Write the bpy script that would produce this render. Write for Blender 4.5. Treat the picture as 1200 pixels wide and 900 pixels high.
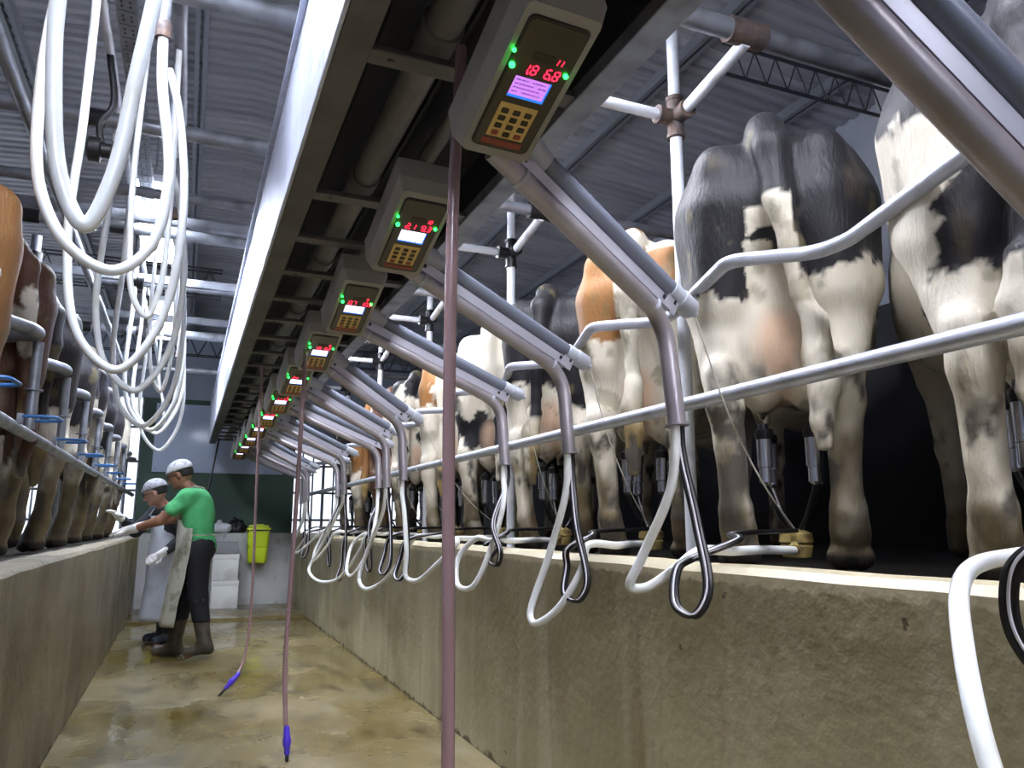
import bpy, bmesh, math, random
import numpy as np
from mathutils import Vector, Matrix
rnd = random.Random(7)
for o in list(bpy.data.objects): bpy.data.objects.remove(o)
sc = bpy.context.scene
C = sc.collection
PI = math.pi

# ------------------------------------------------------------------ camera, world, lights, exposure
cam = bpy.data.cameras.new('camera'); cam.sensor_width = 36; cam.lens = 27.0; cam.clip_start = .02
co = bpy.data.objects.new('camera', cam); C.objects.link(co); sc.camera = co
M_ = Matrix(((0.922, -0.070, -0.381), (-0.388, -0.166, -0.907), (0.0, 0.984, -0.180))).to_4x4()
q = M_.to_quaternion(); q.normalize()
co.rotation_mode = 'QUATERNION'; co.rotation_quaternion = q; co.location = (0, 0, 1.12)
sc.view_settings.view_transform = 'Standard'; sc.view_settings.look = 'None'
sc.view_settings.gamma = 1; sc.view_settings.use_curve_mapping = False
sc.view_settings.exposure = 1.9
w = bpy.data.worlds.new('daylight'); sc.world = w; w.use_nodes = True
w.node_tree.nodes['Background'].inputs[0].default_value = (.80, .88, 1.0, 1)
w.node_tree.nodes['Background'].inputs[1].default_value = .55
LAMP_E = 26.0           # emission of the tube lamps over the pit
LAMP_ROW = [(-.30, -.9), (-.30, 1.9), (-.31, 5.5), (-.34, 8.2)]
LAMP_ROW_R = [(1.25, -1.2), (1.25, .9), (1.25, 3.0), (1.25, 5.2), (1.25, 7.6)]

# ------------------------------------------------------------------ helpers: objects
def setp(o, label=None, cat=None, group=None, kind=None):
    if label: o['label'] = label
    if cat: o['category'] = cat
    if group: o['group'] = group
    if kind: o['kind'] = kind
    return o
def empty(name, label, cat, loc=(0, 0, 0), group=None, rotz=0):
    o = bpy.data.objects.new(name, None); C.objects.link(o)
    o.location = loc; o.rotation_euler = (0, 0, rotz); o.empty_display_size = .05
    return setp(o, label, cat, group)
def obj(name, bm, m, parent=None, smooth=True, ang=35):
    me = bpy.data.meshes.new(name)
    bmesh.ops.recalc_face_normals(bm, faces=bm.faces)
    bm.to_mesh(me); bm.free()
    ms = m if isinstance(m, (list, tuple)) else [m]
    for x in ms: me.materials.append(x)
    if smooth:
        me.shade_smooth(); me.set_sharp_from_angle(angle=math.radians(ang))
    o = bpy.data.objects.new(name, me); C.objects.link(o)
    if parent: o.parent = parent
    return o
def B(): return bmesh.new()
def box(bm, lo, hi, bev=0, seg=2, M=None, mi=0):
    r = bmesh.ops.create_cube(bm, size=1)
    vs = r['verts']
    s = [hi[i]-lo[i] for i in range(3)]; c = [(hi[i]+lo[i])/2 for i in range(3)]
    for v in vs: v.co = Vector((v.co.x*s[0]+c[0], v.co.y*s[1]+c[1], v.co.z*s[2]+c[2]))
    fs = set(f for v in vs for f in v.link_faces)
    if bev > 0:
        es = set(e for v in vs for e in v.link_edges)
        r = bmesh.ops.bevel(bm, geom=list(es), offset=bev, segments=seg, profile=.5, affect='EDGES')
        vs = list(set(r['verts']) | set(v for v in vs if v.is_valid))
        fs = set(f for v in vs for f in v.link_faces)
    for f in fs: f.material_index = mi
    if M is not None:
        for v in set(v for f in fs for v in f.verts): v.co = M @ v.co
    return bm
def spline(P, n=10, closed=False):
    P = [Vector(p) for p in P]; out = []; N = len(P)
    rng = range(N) if closed else range(N-1)
    for i in rng:
        p1, p2 = P[i], P[(i+1) % N]
        p0 = P[i-1] if (i > 0 or closed) else p1*2-p2
        p3 = P[(i+2) % N] if (i+2 < N or closed) else p2*2-p1
        a = (p1-p0).length**.5+1e-6; b = (p2-p1).length**.5+1e-6; c = (p3-p2).length**.5+1e-6
        m1 = (p2-p1)+b*((p1-p0)/a-(p2-p0)/(a+b)); m2 = (p2-p1)+b*((p3-p2)/c-(p3-p1)/(b+c))
        for k in range(n):
            t = k/n
            out.append((2*t**3-3*t**2+1)*p1+(t**3-2*t**2+t)*m1+(-2*t**3+3*t**2)*p2+(t**3-t**2)*m2)
    if not closed: out.append(P[-1])
    return out
def rounded(P, r, n=6):
    P = [Vector(p) for p in P]; out = [P[0]]
    for i in range(1, len(P)-1):
        a = (P[i-1]-P[i]); b = (P[i+1]-P[i]); d = min(r, a.length*.45, b.length*.45)
        s = P[i]+a.normalized()*d; e = P[i]+b.normalized()*d
        for k in range(n+1):
            t = k/n; out.append((1-t)**2*s+2*t*(1-t)*P[i]+t*t*e)
    return out+[P[-1]]
def tube(bm, pts, r, seg=12, cap=True, closed=False, sx=1.0, side=None, mi=0):
    pts = [Vector(p) for p in pts]; N = len(pts); rings = []
    T = []
    for i in range(N):
        a = pts[i-1] if (i > 0 or closed) else pts[i]; b = pts[(i+1) % N] if (i < N-1 or closed) else pts[i]
        t = b-a; T.append(t.normalized() if t.length > 1e-9 else Vector((0, 0, 1)))
    up = Vector(side) if side else (Vector((0, 0, 1)) if abs(T[0].z) < .9 else Vector((1, 0, 0)))
    nrm = (up-T[0]*up.dot(T[0])).normalized()
    for i in range(N):
        nrm = (nrm-T[i]*nrm.dot(T[i])).normalized(); bn = T[i].cross(nrm)
        rr = r[i] if isinstance(r, (list, tuple)) else r
        rings.append([bm.verts.new(pts[i]+nrm*math.cos(2*PI*k/seg)*rr*sx+bn*math.sin(2*PI*k/seg)*rr) for k in range(seg)])
    for i in range(N if closed else N-1):
        A, Bb = rings[i], rings[(i+1) % N]
        for k in range(seg):
            f = bm.faces.new((A[k], A[(k+1) % seg], Bb[(k+1) % seg], Bb[k])); f.material_index = mi
    if cap and not closed:
        f = bm.faces.new(rings[0][::-1]); f.material_index = mi
        f = bm.faces.new(rings[-1]); f.material_index = mi
    return bm
def cyl(bm, a, b, r, seg=16, r2=None, mi=0):
    return tube(bm, [a, b], [r, r if r2 is None else r2], seg, mi=mi)
def lathe(bm, a, b, prof, seg=20, mi=0):
    """prof: list of (t along a->b in metres, radius)"""
    a = Vector(a); d = (Vector(b)-a).normalized()
    return tube(bm, [a+d*t for t, _ in prof], [max(r, .0005) for _, r in prof], seg, mi=mi) if False else _lathe(bm, a, d, prof, seg, mi)
def _lathe(bm, a, d, prof, seg, mi):
    up = Vector((0, 0, 1)) if abs(d.z) < .9 else Vector((1, 0, 0))
    n = (up-d*up.dot(d)).normalized(); bn = d.cross(n); R = []
    for t, r in prof:
        r = max(r, .0004)
        R.append([bm.verts.new(a+d*t+n*math.cos(2*PI*k/seg)*r+bn*math.sin(2*PI*k/seg)*r) for k in range(seg)])
    for i in range(len(R)-1):
        for k in range(seg):
            f = bm.faces.new((R[i][k], R[i][(k+1) % seg], R[i+1][(k+1) % seg], R[i+1][k])); f.material_index = mi
    f = bm.faces.new(R[0][::-1]); f.material_index = mi
    f = bm.faces.new(R[-1]); f.material_index = mi
    return bm
def copy_tree(o, parent=None, root=True):
    c = o.copy(); C.objects.link(c)
    if parent: c.parent = parent
    for ch in list(o.children): copy_tree(ch, c, False)
    return c

# ------------------------------------------------------------------ helpers: materials
def s2l(c):
    return tuple(((x/255)/12.92 if x/255 <= .04045 else ((x/255+.055)/1.055)**2.4) for x in c)
MATS = {}
def mat(name, rgb, rough=.5, metal=0, noise=None, bump=None, coat=0, trans=0, emit=None, es=0, rvar=None, spec=.5):
    """noise: (scale, rgb2, lo, hi) second colour by noise; bump: (scale, strength)"""
    m = bpy.data.materials.new(name); m.use_nodes = True; nt = m.node_tree; n = nt.nodes; L = nt.links
    p = n['Principled BSDF']; p.inputs['Base Color'].default_value = (*s2l(rgb), 1)
    p.inputs['Roughness'].default_value = rough; p.inputs['Metallic'].default_value = metal
    p.inputs['Specular IOR Level'].default_value = spec
    if coat: p.inputs['Coat Weight'].default_value = coat
    if trans: p.inputs['Transmission Weight'].default_value = trans
    if emit: p.inputs['Emission Color'].default_value = (*s2l(emit), 1); p.inputs['Emission Strength'].default_value = es
    tc = n.new('ShaderNodeTexCoord')
    if noise:
        layers = noise if isinstance(noise, list) else [noise]
        prev = None
        for (sx, c2, lo, hi) in layers:
            mp = n.new('ShaderNodeMapping'); L.new(tc.outputs['Object'], mp.inputs[0])
            mp.inputs['Scale'].default_value = sx if isinstance(sx, tuple) else (sx, sx, sx)
            nz = n.new('ShaderNodeTexNoise'); nz.inputs['Scale'].default_value = 1; nz.inputs['Detail'].default_value = 6
            L.new(mp.outputs[0], nz.inputs['Vector'])
            rp = n.new('ShaderNodeMapRange'); rp.inputs[1].default_value = lo; rp.inputs[2].default_value = hi
            L.new(nz.outputs[0], rp.inputs[0])
            mx = n.new('ShaderNodeMix'); mx.data_type = 'RGBA'; L.new(rp.outputs[0], mx.inputs['Factor'])
            if prev is None: mx.inputs['A'].default_value = (*s2l(rgb), 1)
            else: L.new(prev, mx.inputs['A'])
            mx.inputs['B'].default_value = (*s2l(c2), 1); prev = mx.outputs['Result']
        L.new(prev, p.inputs['Base Color'])
    if rvar:
        nz = n.new('ShaderNodeTexNoise'); nz.inputs['Scale'].default_value = rvar[0]; nz.inputs['Detail'].default_value = 5
        L.new(tc.outputs['Object'], nz.inputs['Vector'])
        rp = n.new('ShaderNodeMapRange'); rp.inputs[1].default_value = .38; rp.inputs[2].default_value = .62
        rp.inputs[3].default_value = rvar[1]; rp.inputs[4].default_value = rvar[2]
        L.new(nz.outputs[0], rp.inputs[0]); L.new(rp.outputs[0], p.inputs['Roughness'])
    if bump:
        nz = n.new('ShaderNodeTexNoise'); nz.inputs['Scale'].default_value = bump[0]; nz.inputs['Detail'].default_value = 6
        L.new(tc.outputs['Object'], nz.inputs['Vector'])
        bp = n.new('ShaderNodeBump'); bp.inputs['Strength'].default_value = bump[1]; bp.inputs['Distance'].default_value = .01
        L.new(nz.outputs[0], bp.inputs['Height']); L.new(bp.outputs[0], p.inputs['Normal'])
    MATS[name] = m; return m
galv = mat('galvanised steel', (186, 190, 202), .36, .35, noise=[(10, (160, 164, 176), .45, .75), (40, (110, 108, 104), .70, .76)], rvar=(5, .30, .42))
galv2 = mat('dull galvanised steel', (150, 154, 163), .45, .6, noise=[(9, (118, 120, 124), .45, .7)], rvar=(7, .35, .6))
armst = mat('arm tube steel', (168, 162, 168), .34, .6, noise=[(5, (150, 144, 148), .45, .7)], rvar=(4, .28, .38))
white_m = mat('white painted pipe', (222, 226, 234), .4, .1, noise=[(8, (175, 176, 180), .55, .8)])
rust = mat('rusty clamp iron', (92, 82, 80), .75, .4, noise=[(25, (120, 96, 82), .45, .65)], bump=(60, .5))
blackpl = mat('black plastic', (24, 24, 28), .45)
cylgrey = mat('grey cylinder tube', (116, 122, 138), .34, .3)
capgrey = mat('pale grey plastic cap', (172, 176, 186), .42)
plate_m = mat('bracket sheet metal', (184, 184, 196), .4, .45)
hose_w = mat('milky white rubber hose', (226, 228, 228), .34, 0, noise=[(6, (205, 203, 192), .5, .75)], coat=.2)
hose_b = mat('black rubber hose', (20, 18, 22), .32)
hose_p = mat('mauve clear hose', (150, 120, 122), .25, 0, trans=.2, coat=.3)
hose_stripe = mat('white hose stripe', (215, 212, 220), .4)
purple = mat('purple nozzle plastic', (72, 48, 190), .4)
boxgrey = mat('controller housing grey', (154, 150, 142), .5, 0, noise=[(5, (138, 132, 122), .45, .7)])
facebrn = mat('controller window brown', (62, 54, 40), .28, coat=.3)
framebr = mat('controller seal brown', (40, 34, 28), .4)
keypad_m = mat('keypad amber', (168, 142, 84), .45, emit=(160, 125, 60), es=.06)
key_m = mat('keypad key dark', (58, 48, 32), .5)
redpad = mat('red key strip', (150, 72, 52), .5)
led_g = mat('green indicator', (40, 220, 80), .4, emit=(30, 255, 70), es=3)
led_r = mat('red digits', (230, 30, 50), .4, emit=(255, 30, 60), es=1.3)
lcd = mat('lcd backlight lilac', (120, 90, 150), .4, emit=(205, 130, 235), es=.30)
lcd2 = mat('lcd backlight white', (230, 220, 250), .4, emit=(232, 222, 255), es=.9)
lcdb = mat('lcd blue edge', (50, 120, 230), .4, emit=(30, 110, 240), es=.35)
lcdt = mat('lcd text violet', (150, 105, 190), .5, emit=(120, 70, 180), es=.15)
steel = mat('stainless panel', (208, 212, 230), .40, .25, noise=[((3, 25, 3), (186, 190, 210), .4, .7)], rvar=(5, .32, .5))
under = mat('folded steel underside', (104, 100, 98), .5, .5, noise=[(4, (82, 78, 74), .4, .7)])
darkst = mat('dark channel interior', (48, 46, 48), .7)
pvc = mat('grey service pipe', (120, 116, 108), .45, noise=[(6, (96, 92, 84), .45, .7)])
lamp_m = mat('lamp diffuser', (255, 255, 255), .5, emit=(232, 240, 255), es=LAMP_E)
yellowcl = mat('dirty yellow rubber claw', (178, 158, 96), .5, 0, noise=[(20, (104, 84, 52), .45, .65)])
teat = mat('teat cup steel', (190, 190, 196), .2, .95)
limebin = mat('lime green bin plastic', (188, 208, 32), .4)
skin = mat('skin', (138, 96, 74), .55)
skin2 = mat('lighter skin', (176, 132, 112), .55)
glove = mat('white latex glove', (214, 212, 208), .5)
shirt_m = mat('green t-shirt cloth', (74, 172, 108), .85, noise=[(6, (92, 190, 124), .4, .7)], bump=(9, 1.0))
pants_m = mat('black trousers', (18, 19, 27), .8, noise=[(30, (120, 122, 130), .70, .76)], bump=(12, .5))
boot_m = mat('muddy rubber boot', (62, 56, 50), .45, noise=[(10, (88, 80, 68), .45, .65)])
boot2_m = mat('dark rubber boot', (44, 52, 66), .4)
apron_w = mat('white wet apron', (198, 202, 214), .3, noise=[(5, (170, 174, 186), .5, .7)], bump=(7, .5))
apron_d = mat('stained cream apron', (176, 174, 160), .45, noise=[(9, (112, 112, 90), .5, .68)], bump=(7, .5))
cap_m = mat('white cloth cap', (212, 212, 216), .8, noise=[(30, (150, 150, 156), .5, .65)], bump=(30, .4))
cap2_m = mat('grey cloth cap', (150, 150, 158), .8, noise=[(30, (120, 118, 124), .5, .65)])
darkshirt = mat('dark shirt cloth', (44, 46, 52), .85, bump=(14, .5))
hair_m = mat('dark hair', (28, 24, 22), .7)
polys = mat('white foam box', (222, 224, 222), .6, noise=[(4, (185, 186, 182), .5, .7)])
greyblk = mat('grey foam block', (138, 140, 142), .7)
bagb = mat('black bin bag', (22, 22, 25), .35, bump=(18, .8))
bagw = mat('white plastic bag', (214, 216, 222), .4, bump=(22, .8))
greenwall = mat('dark green paint', (70, 94, 80), .6, noise=[(1.5, (60, 82, 72), .45, .65)])
board = mat('white wall board', (196, 208, 232), .22, noise=[(2, (182, 196, 222), .4, .7)])
backw = mat('pale blue-grey wall paint', (176, 184, 200), .7, noise=[(1.2, (160, 168, 184), .4, .7)])
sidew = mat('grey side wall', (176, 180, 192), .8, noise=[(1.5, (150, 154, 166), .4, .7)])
darkw = mat('side wall in painted shade', (40, 40, 44), .85)  # dark colour stands in for the shade behind the right cows
conc_c = mat('concrete column', (178, 178, 184), .85, noise=[(5, (150, 150, 156), .4, .7)], bump=(30, .3))
bluep = mat('blue plastic strap', (58, 110, 170), .4)
plat = mat('dirty platform concrete', (58, 54, 46), .6, noise=[(4, (38, 34, 28), .4, .65)], bump=(12, .5))
purlin_m = mat('galvanised purlin', (130, 134, 142), .55, .4)
trussm = mat('dark truss steel', (62, 64, 70), .6, .4)
cord = mat('white cord', (196, 190, 178), .7)

def concrete_wall(name, side):
    m = bpy.data.materials.new(name); m.use_nodes = True; nt = m.node_tree; n = nt.nodes; L = nt.links; p = n['Principled BSDF']
    tc = n.new('ShaderNodeTexCoord'); sp = n.new('ShaderNodeSeparateXYZ'); L.new(tc.outputs['Object'], sp.inputs[0])
    def nz(scale, det=6):
        mp = n.new('ShaderNodeMapping'); mp.inputs['Scale'].default_value = scale; L.new(tc.outputs['Object'], mp.inputs[0])
        t = n.new('ShaderNodeTexNoise'); t.inputs['Scale'].default_value = 1; t.inputs['Detail'].default_value = det
        L.new(mp.outputs[0], t.inputs['Vector']); return t.outputs[0]
    def ramp(src, lo, hi, a=0, b=1):
        r = n.new('ShaderNodeMapRange'); r.inputs[1].default_value = lo; r.inputs[2].default_value = hi
        r.inputs[3].default_value = a; r.inputs[4].default_value = b; L.new(src, r.inputs[0]); return r.outputs[0]
    def mix(f, a, b):
        x = n.new('ShaderNodeMix'); x.data_type = 'RGBA'; L.new(f, x.inputs['Factor'])
        if isinstance(a, tuple): x.inputs['A'].default_value = (*s2l(a), 1)
        else: L.new(a, x.inputs['A'])
        x.inputs['B'].default_value = (*s2l(b), 1); return x.outputs['Result']
    base, dk, lt, cr = ((160, 151, 120), (132, 122, 92), (180, 173, 150), (196, 186, 156)) if side == 'r' else ((150, 139, 114), (120, 110, 86), (168, 158, 138), (160, 150, 130))
    c = mix(ramp(nz((1.2, 1.2, 1.6)), .38, .62), base, dk)
    c = mix(ramp(nz((4, 6, .5)), .52, .75, 0, .6), c, lt)
    c = mix(ramp(nz((5, 7, .7), 3), .60, .72, 0, .5), c, (104, 84, 58))
    c = mix(ramp(nz((24, 24, 24)), .68, .76, 0, .35), c, (190, 184, 166))
    c = mix(ramp(nz((18, 18, 18)), .70, .74, 0, .8), c, (58, 50, 38))
    # worn cream rim along the top, with a ragged lower edge
    ad = n.new('ShaderNodeMath'); ad.operation = 'MULTIPLY_ADD'; L.new(nz((20, 20, 20)), ad.inputs[0]); ad.inputs[1].default_value = .05; L.new(sp.outputs[2], ad.inputs[2])
    c = mix(ramp(ad.outputs[0], .975, .985), c, cr)
    # grime line where the wall meets the floor
    ad2 = n.new('ShaderNodeMath'); ad2.operation = 'MULTIPLY_ADD'; L.new(nz((9, 9, 9)), ad2.inputs[0]); ad2.inputs[1].default_value = -.12; L.new(sp.outputs[2], ad2.inputs[2])
    c = mix(ramp(ad2.outputs[0], -.04, -.055), c, (62, 52, 30))
    L.new(c, p.inputs['Base Color']); L.new(ramp(nz((3, 3, 3)), .4, .6, .35, .6), p.inputs['Roughness'])
    bp = n.new('ShaderNodeBump'); bp.inputs['Strength'].default_value = .35; bp.inputs['Distance'].default_value = .01
    L.new(nz((25, 25, 25)), bp.inputs['Height']); L.new(bp.outputs[0], p.inputs['Normal'])
    return m
def floor_mat():
    m = bpy.data.materials.new('wet pit floor'); m.use_nodes = True; nt = m.node_tree; n = nt.nodes; L = nt.links; p = n['Principled BSDF']
    tc = n.new('ShaderNodeTexCoord')
    def nz(scale, det=6):
        mp = n.new('ShaderNodeMapping'); mp.inputs['Scale'].default_value = scale; L.new(tc.outputs['Object'], mp.inputs[0])
        t = n.new('ShaderNodeTexNoise'); t.inputs['Scale'].default_value = 1; t.inputs['Detail'].default_value = det
        L.new(mp.outputs[0], t.inputs['Vector']); return t.outputs[0]
    def ramp(src, lo, hi, a=0, b=1):
        r = n.new('ShaderNodeMapRange'); r.inputs[1].default_value = lo; r.inputs[2].default_value = hi
        r.inputs[3].default_value = a; r.inputs[4].default_value = b; L.new(src, r.inputs[0]); return r.outputs[0]
    def mix(f, a, b):
        x = n.new('ShaderNodeMix'); x.data_type = 'RGBA'; L.new(f, x.inputs['Factor'])
        if isinstance(a, tuple): x.inputs['A'].default_value = (*s2l(a), 1)
        else: L.new(a, x.inputs['A'])
        x.inputs['B'].default_value = (*s2l(b), 1); return x.outputs['Result']
    c = mix(ramp(nz((1.6, .9, 1)), .40, .62), (122, 110, 78), (94, 80, 36))
    c = mix(ramp(nz((5, 2.2, 1)), .52, .68, 0, .8), c, (62, 53, 28))
    c = mix(ramp(nz((3, 1.4, 1)), .58, .74, 0, .7), c, (130, 124, 106))
    c = mix(ramp(nz((40, 40, 1)), .66, .72, 0, .7), c, (150, 142, 116))
    L.new(c, p.inputs['Base Color'])
    L.new(ramp(nz((1.3, 1.1, 1)), .40, .60, .10, .42), p.inputs['Roughness'])
    bp = n.new('ShaderNodeBump'); bp.inputs['Strength'].default_value = .22; bp.inputs['Distance'].default_value = .01
    L.new(nz((14, 9, 5), 4), bp.inputs['Height']); L.new(bp.outputs[0], p.inputs['Normal'])
    return m
def roof_mat():
    m = mat('corrugated roof sheet', (166, 168, 174), .5, .2, noise=[((.8, 3, 1), (140, 142, 150), .4, .65)])
    return m

# ------------------------------------------------------------------ structure
def struct(name, bm, m, smooth=False, kind='structure'):
    o = obj(name, bm, m, None, smooth); o['kind'] = kind; return o
PXL, PXR = -.54, 1.45         # inner faces of the pit walls
YE = 11.55                    # pit end
fm = floor_mat()
b = B(); box(b, (PXL-.1, -3, -.1), (PXR+.1, YE+.1, 0)); box(b, (PXL, 10.0, 0), (PXR, YE, .03)); struct('floor', b, fm)
b = B(); box(b, (PXR+.17, -3, .80), (4.9, 16, .96)); struct('floor_right', b, plat)
b = B(); box(b, (-4.1, -3, .80), (PXL-.17, 16, .96)); struct('floor_left', b, plat)
b = B(); box(b, (PXL-.17, YE+.17, .80), (PXR+.17, 16, .96)); struct('floor_back', b, plat)
def curb(name, x0, x1, m, z):
    b = B(); n = 60
    # subdivided box with a softly uneven rim
    prof = [(x0, 0), (x0, z-.02), (x0+(x1-x0)*.12, z), (x0+(x1-x0)*.88, z), (x1, z-.02), (x1, 0)]
    rings = []
    r2 = random.Random(3)
    for i in range(n+1):
        y = -3+(YE+3.17)*i/n
        j = r2.uniform(-.004, .004)
        rings.append([b.verts.new((px, y, pz+(j if pz > .5 else 0))) for px, pz in prof])
    for i in range(n):
        for k in range(len(prof)):
            kk = (k+1) % len(prof)
            b.faces.new((rings[i][k], rings[i][kk], rings[i+1][kk], rings[i+1][k]))
    b.faces.new(rings[0]); b.faces.new(rings[-1])
    return struct(name, b, m)
curb('wall_pit_right', PXR, PXR+.17, concrete_wall('painted concrete right', 'r'), 1.0)
curb('wall_pit_left', PXL-.17, PXL, concrete_wall('painted concrete left', 'l'), .965)
endm = mat('whitewashed dirty concrete', (182, 184, 184), .6, noise=[(2.2, (150, 150, 150), .42, .6), ((6, 6, 3), (98, 94, 88), .60, .74)], bump=(20, .3))
b = B(); box(b, (PXL, YE, 0), (PXR, YE+.17, 1.0), .01); struct('wall_pit_end', b, endm)
# roof: corrugated sheet built with real ribs running across
def roof():
    b = B(); nx = 2; y0, y1 = -3.0, 16.0; pitch = .115
    ys = []; y = y0
    while y < y1:
        ys += [(y, 0), (y+pitch*.42, 0), (y+pitch*.55, .02), (y+pitch*.87, .02)]; y += pitch
    xs = [(-4.3, 4.25), (.3, 4.62), (4.95, 4.2)]
    rows = [[b.verts.new((x, yy, z+dz)) for x, z in xs] for yy, dz in ys]
    for i in range(len(rows)-1):
        for k in range(len(xs)-1):
            b.faces.new((rows[i][k], rows[i][k+1], rows[i+1][k+1], rows[i+1][k]))
    return struct('ceiling', b, roof_mat())
roof()
# side and back walls
b = B(); box(b, (4.6, -3, .8), (4.75, 16, 2.7)); struct('wall_right', b, darkw)  # lower wall: shade behind the cows painted in as a dark colour
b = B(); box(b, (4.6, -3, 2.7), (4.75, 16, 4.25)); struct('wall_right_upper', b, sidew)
b = B(); box(b, (-4.15, -3, .8), (-4.0, 8.2, 4.3)); box(b, (-4.15, 8.2, 3.2), (-4.0, 16, 4.3)); struct('wall_left', b, sidew)
b = B(); box(b, (-4.15, -3.15, .8), (PXL-.17, -3, 4.5)); box(b, (PXL-.17, -3.15, 0), (PXR+.17, -3, 4.6)); box(b, (PXR+.17, -3.15, .8), (4.75, -3, 4.5)); struct('wall_front', b, sidew)
b = B(); box(b, (-4.15, 15.0, 3.35), (-.75, 15.15, 4.6)); box(b, (-.75, 15.0, .8), (1.7, 15.15, 4.7)); box(b, (1.7, 15.0, 2.6), (4.75, 15.15, 4.6)); struct('wall_back', b, backw)
b = B(); box(b, (-.66, 12.5, .96), (1.55, 12.62, 2.98), .004); struct('wall_green', b, greenwall)
# purlins along the roof, as doubled C channels
for i, x in enumerate((-2.6, -1.3, -.12, 1.55, 3.0, 4.1)):
    z = (4.62-(.37/4.6)*abs(x-.3)) - .09
    b = B(); box(b, (x-.045, -3, z-.02), (x-.035, 15, z+.06)); box(b, (x-.045, -3, z-.022), (x-.012, 15, z-.018)); box(b, (x+.035, -3, z-.02), (x+.045, 15, z+.06)); box(b, (x+.012, -3, z-.022), (x+.045, 15, z-.018)); box(b, (x-.006, -3, z+.02), (x+.006, 15, z+.06))
    struct('trim_%d' % (i+1), b, purlin_m)
# far-end window openings: steel grilles with daylight beyond
def grille(name, x0, x1, y, z0, z1, nb, rails, n):
    b = B()
    for i in range(nb+1):
        x = x0+(x1-x0)*i/nb; cyl(b, (x, y, z0), (x, y, z1), .018 if i % 3 else .03, 8)
    for z in rails: cyl(b, (x0, y, z), (x1, y, z), .022, 8)
    return struct(name, b, galv2, True)
grille('window_1', -3.9, -.8, 14.9, .96, 3.35, 16, (1.2, 1.7, 2.2, 2.8), 1)
grille('window_2', 1.8, 4.5, 14.9, .96, 2.75, 14, (1.2, 1.7, 2.2, 2.7), 2)

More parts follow.
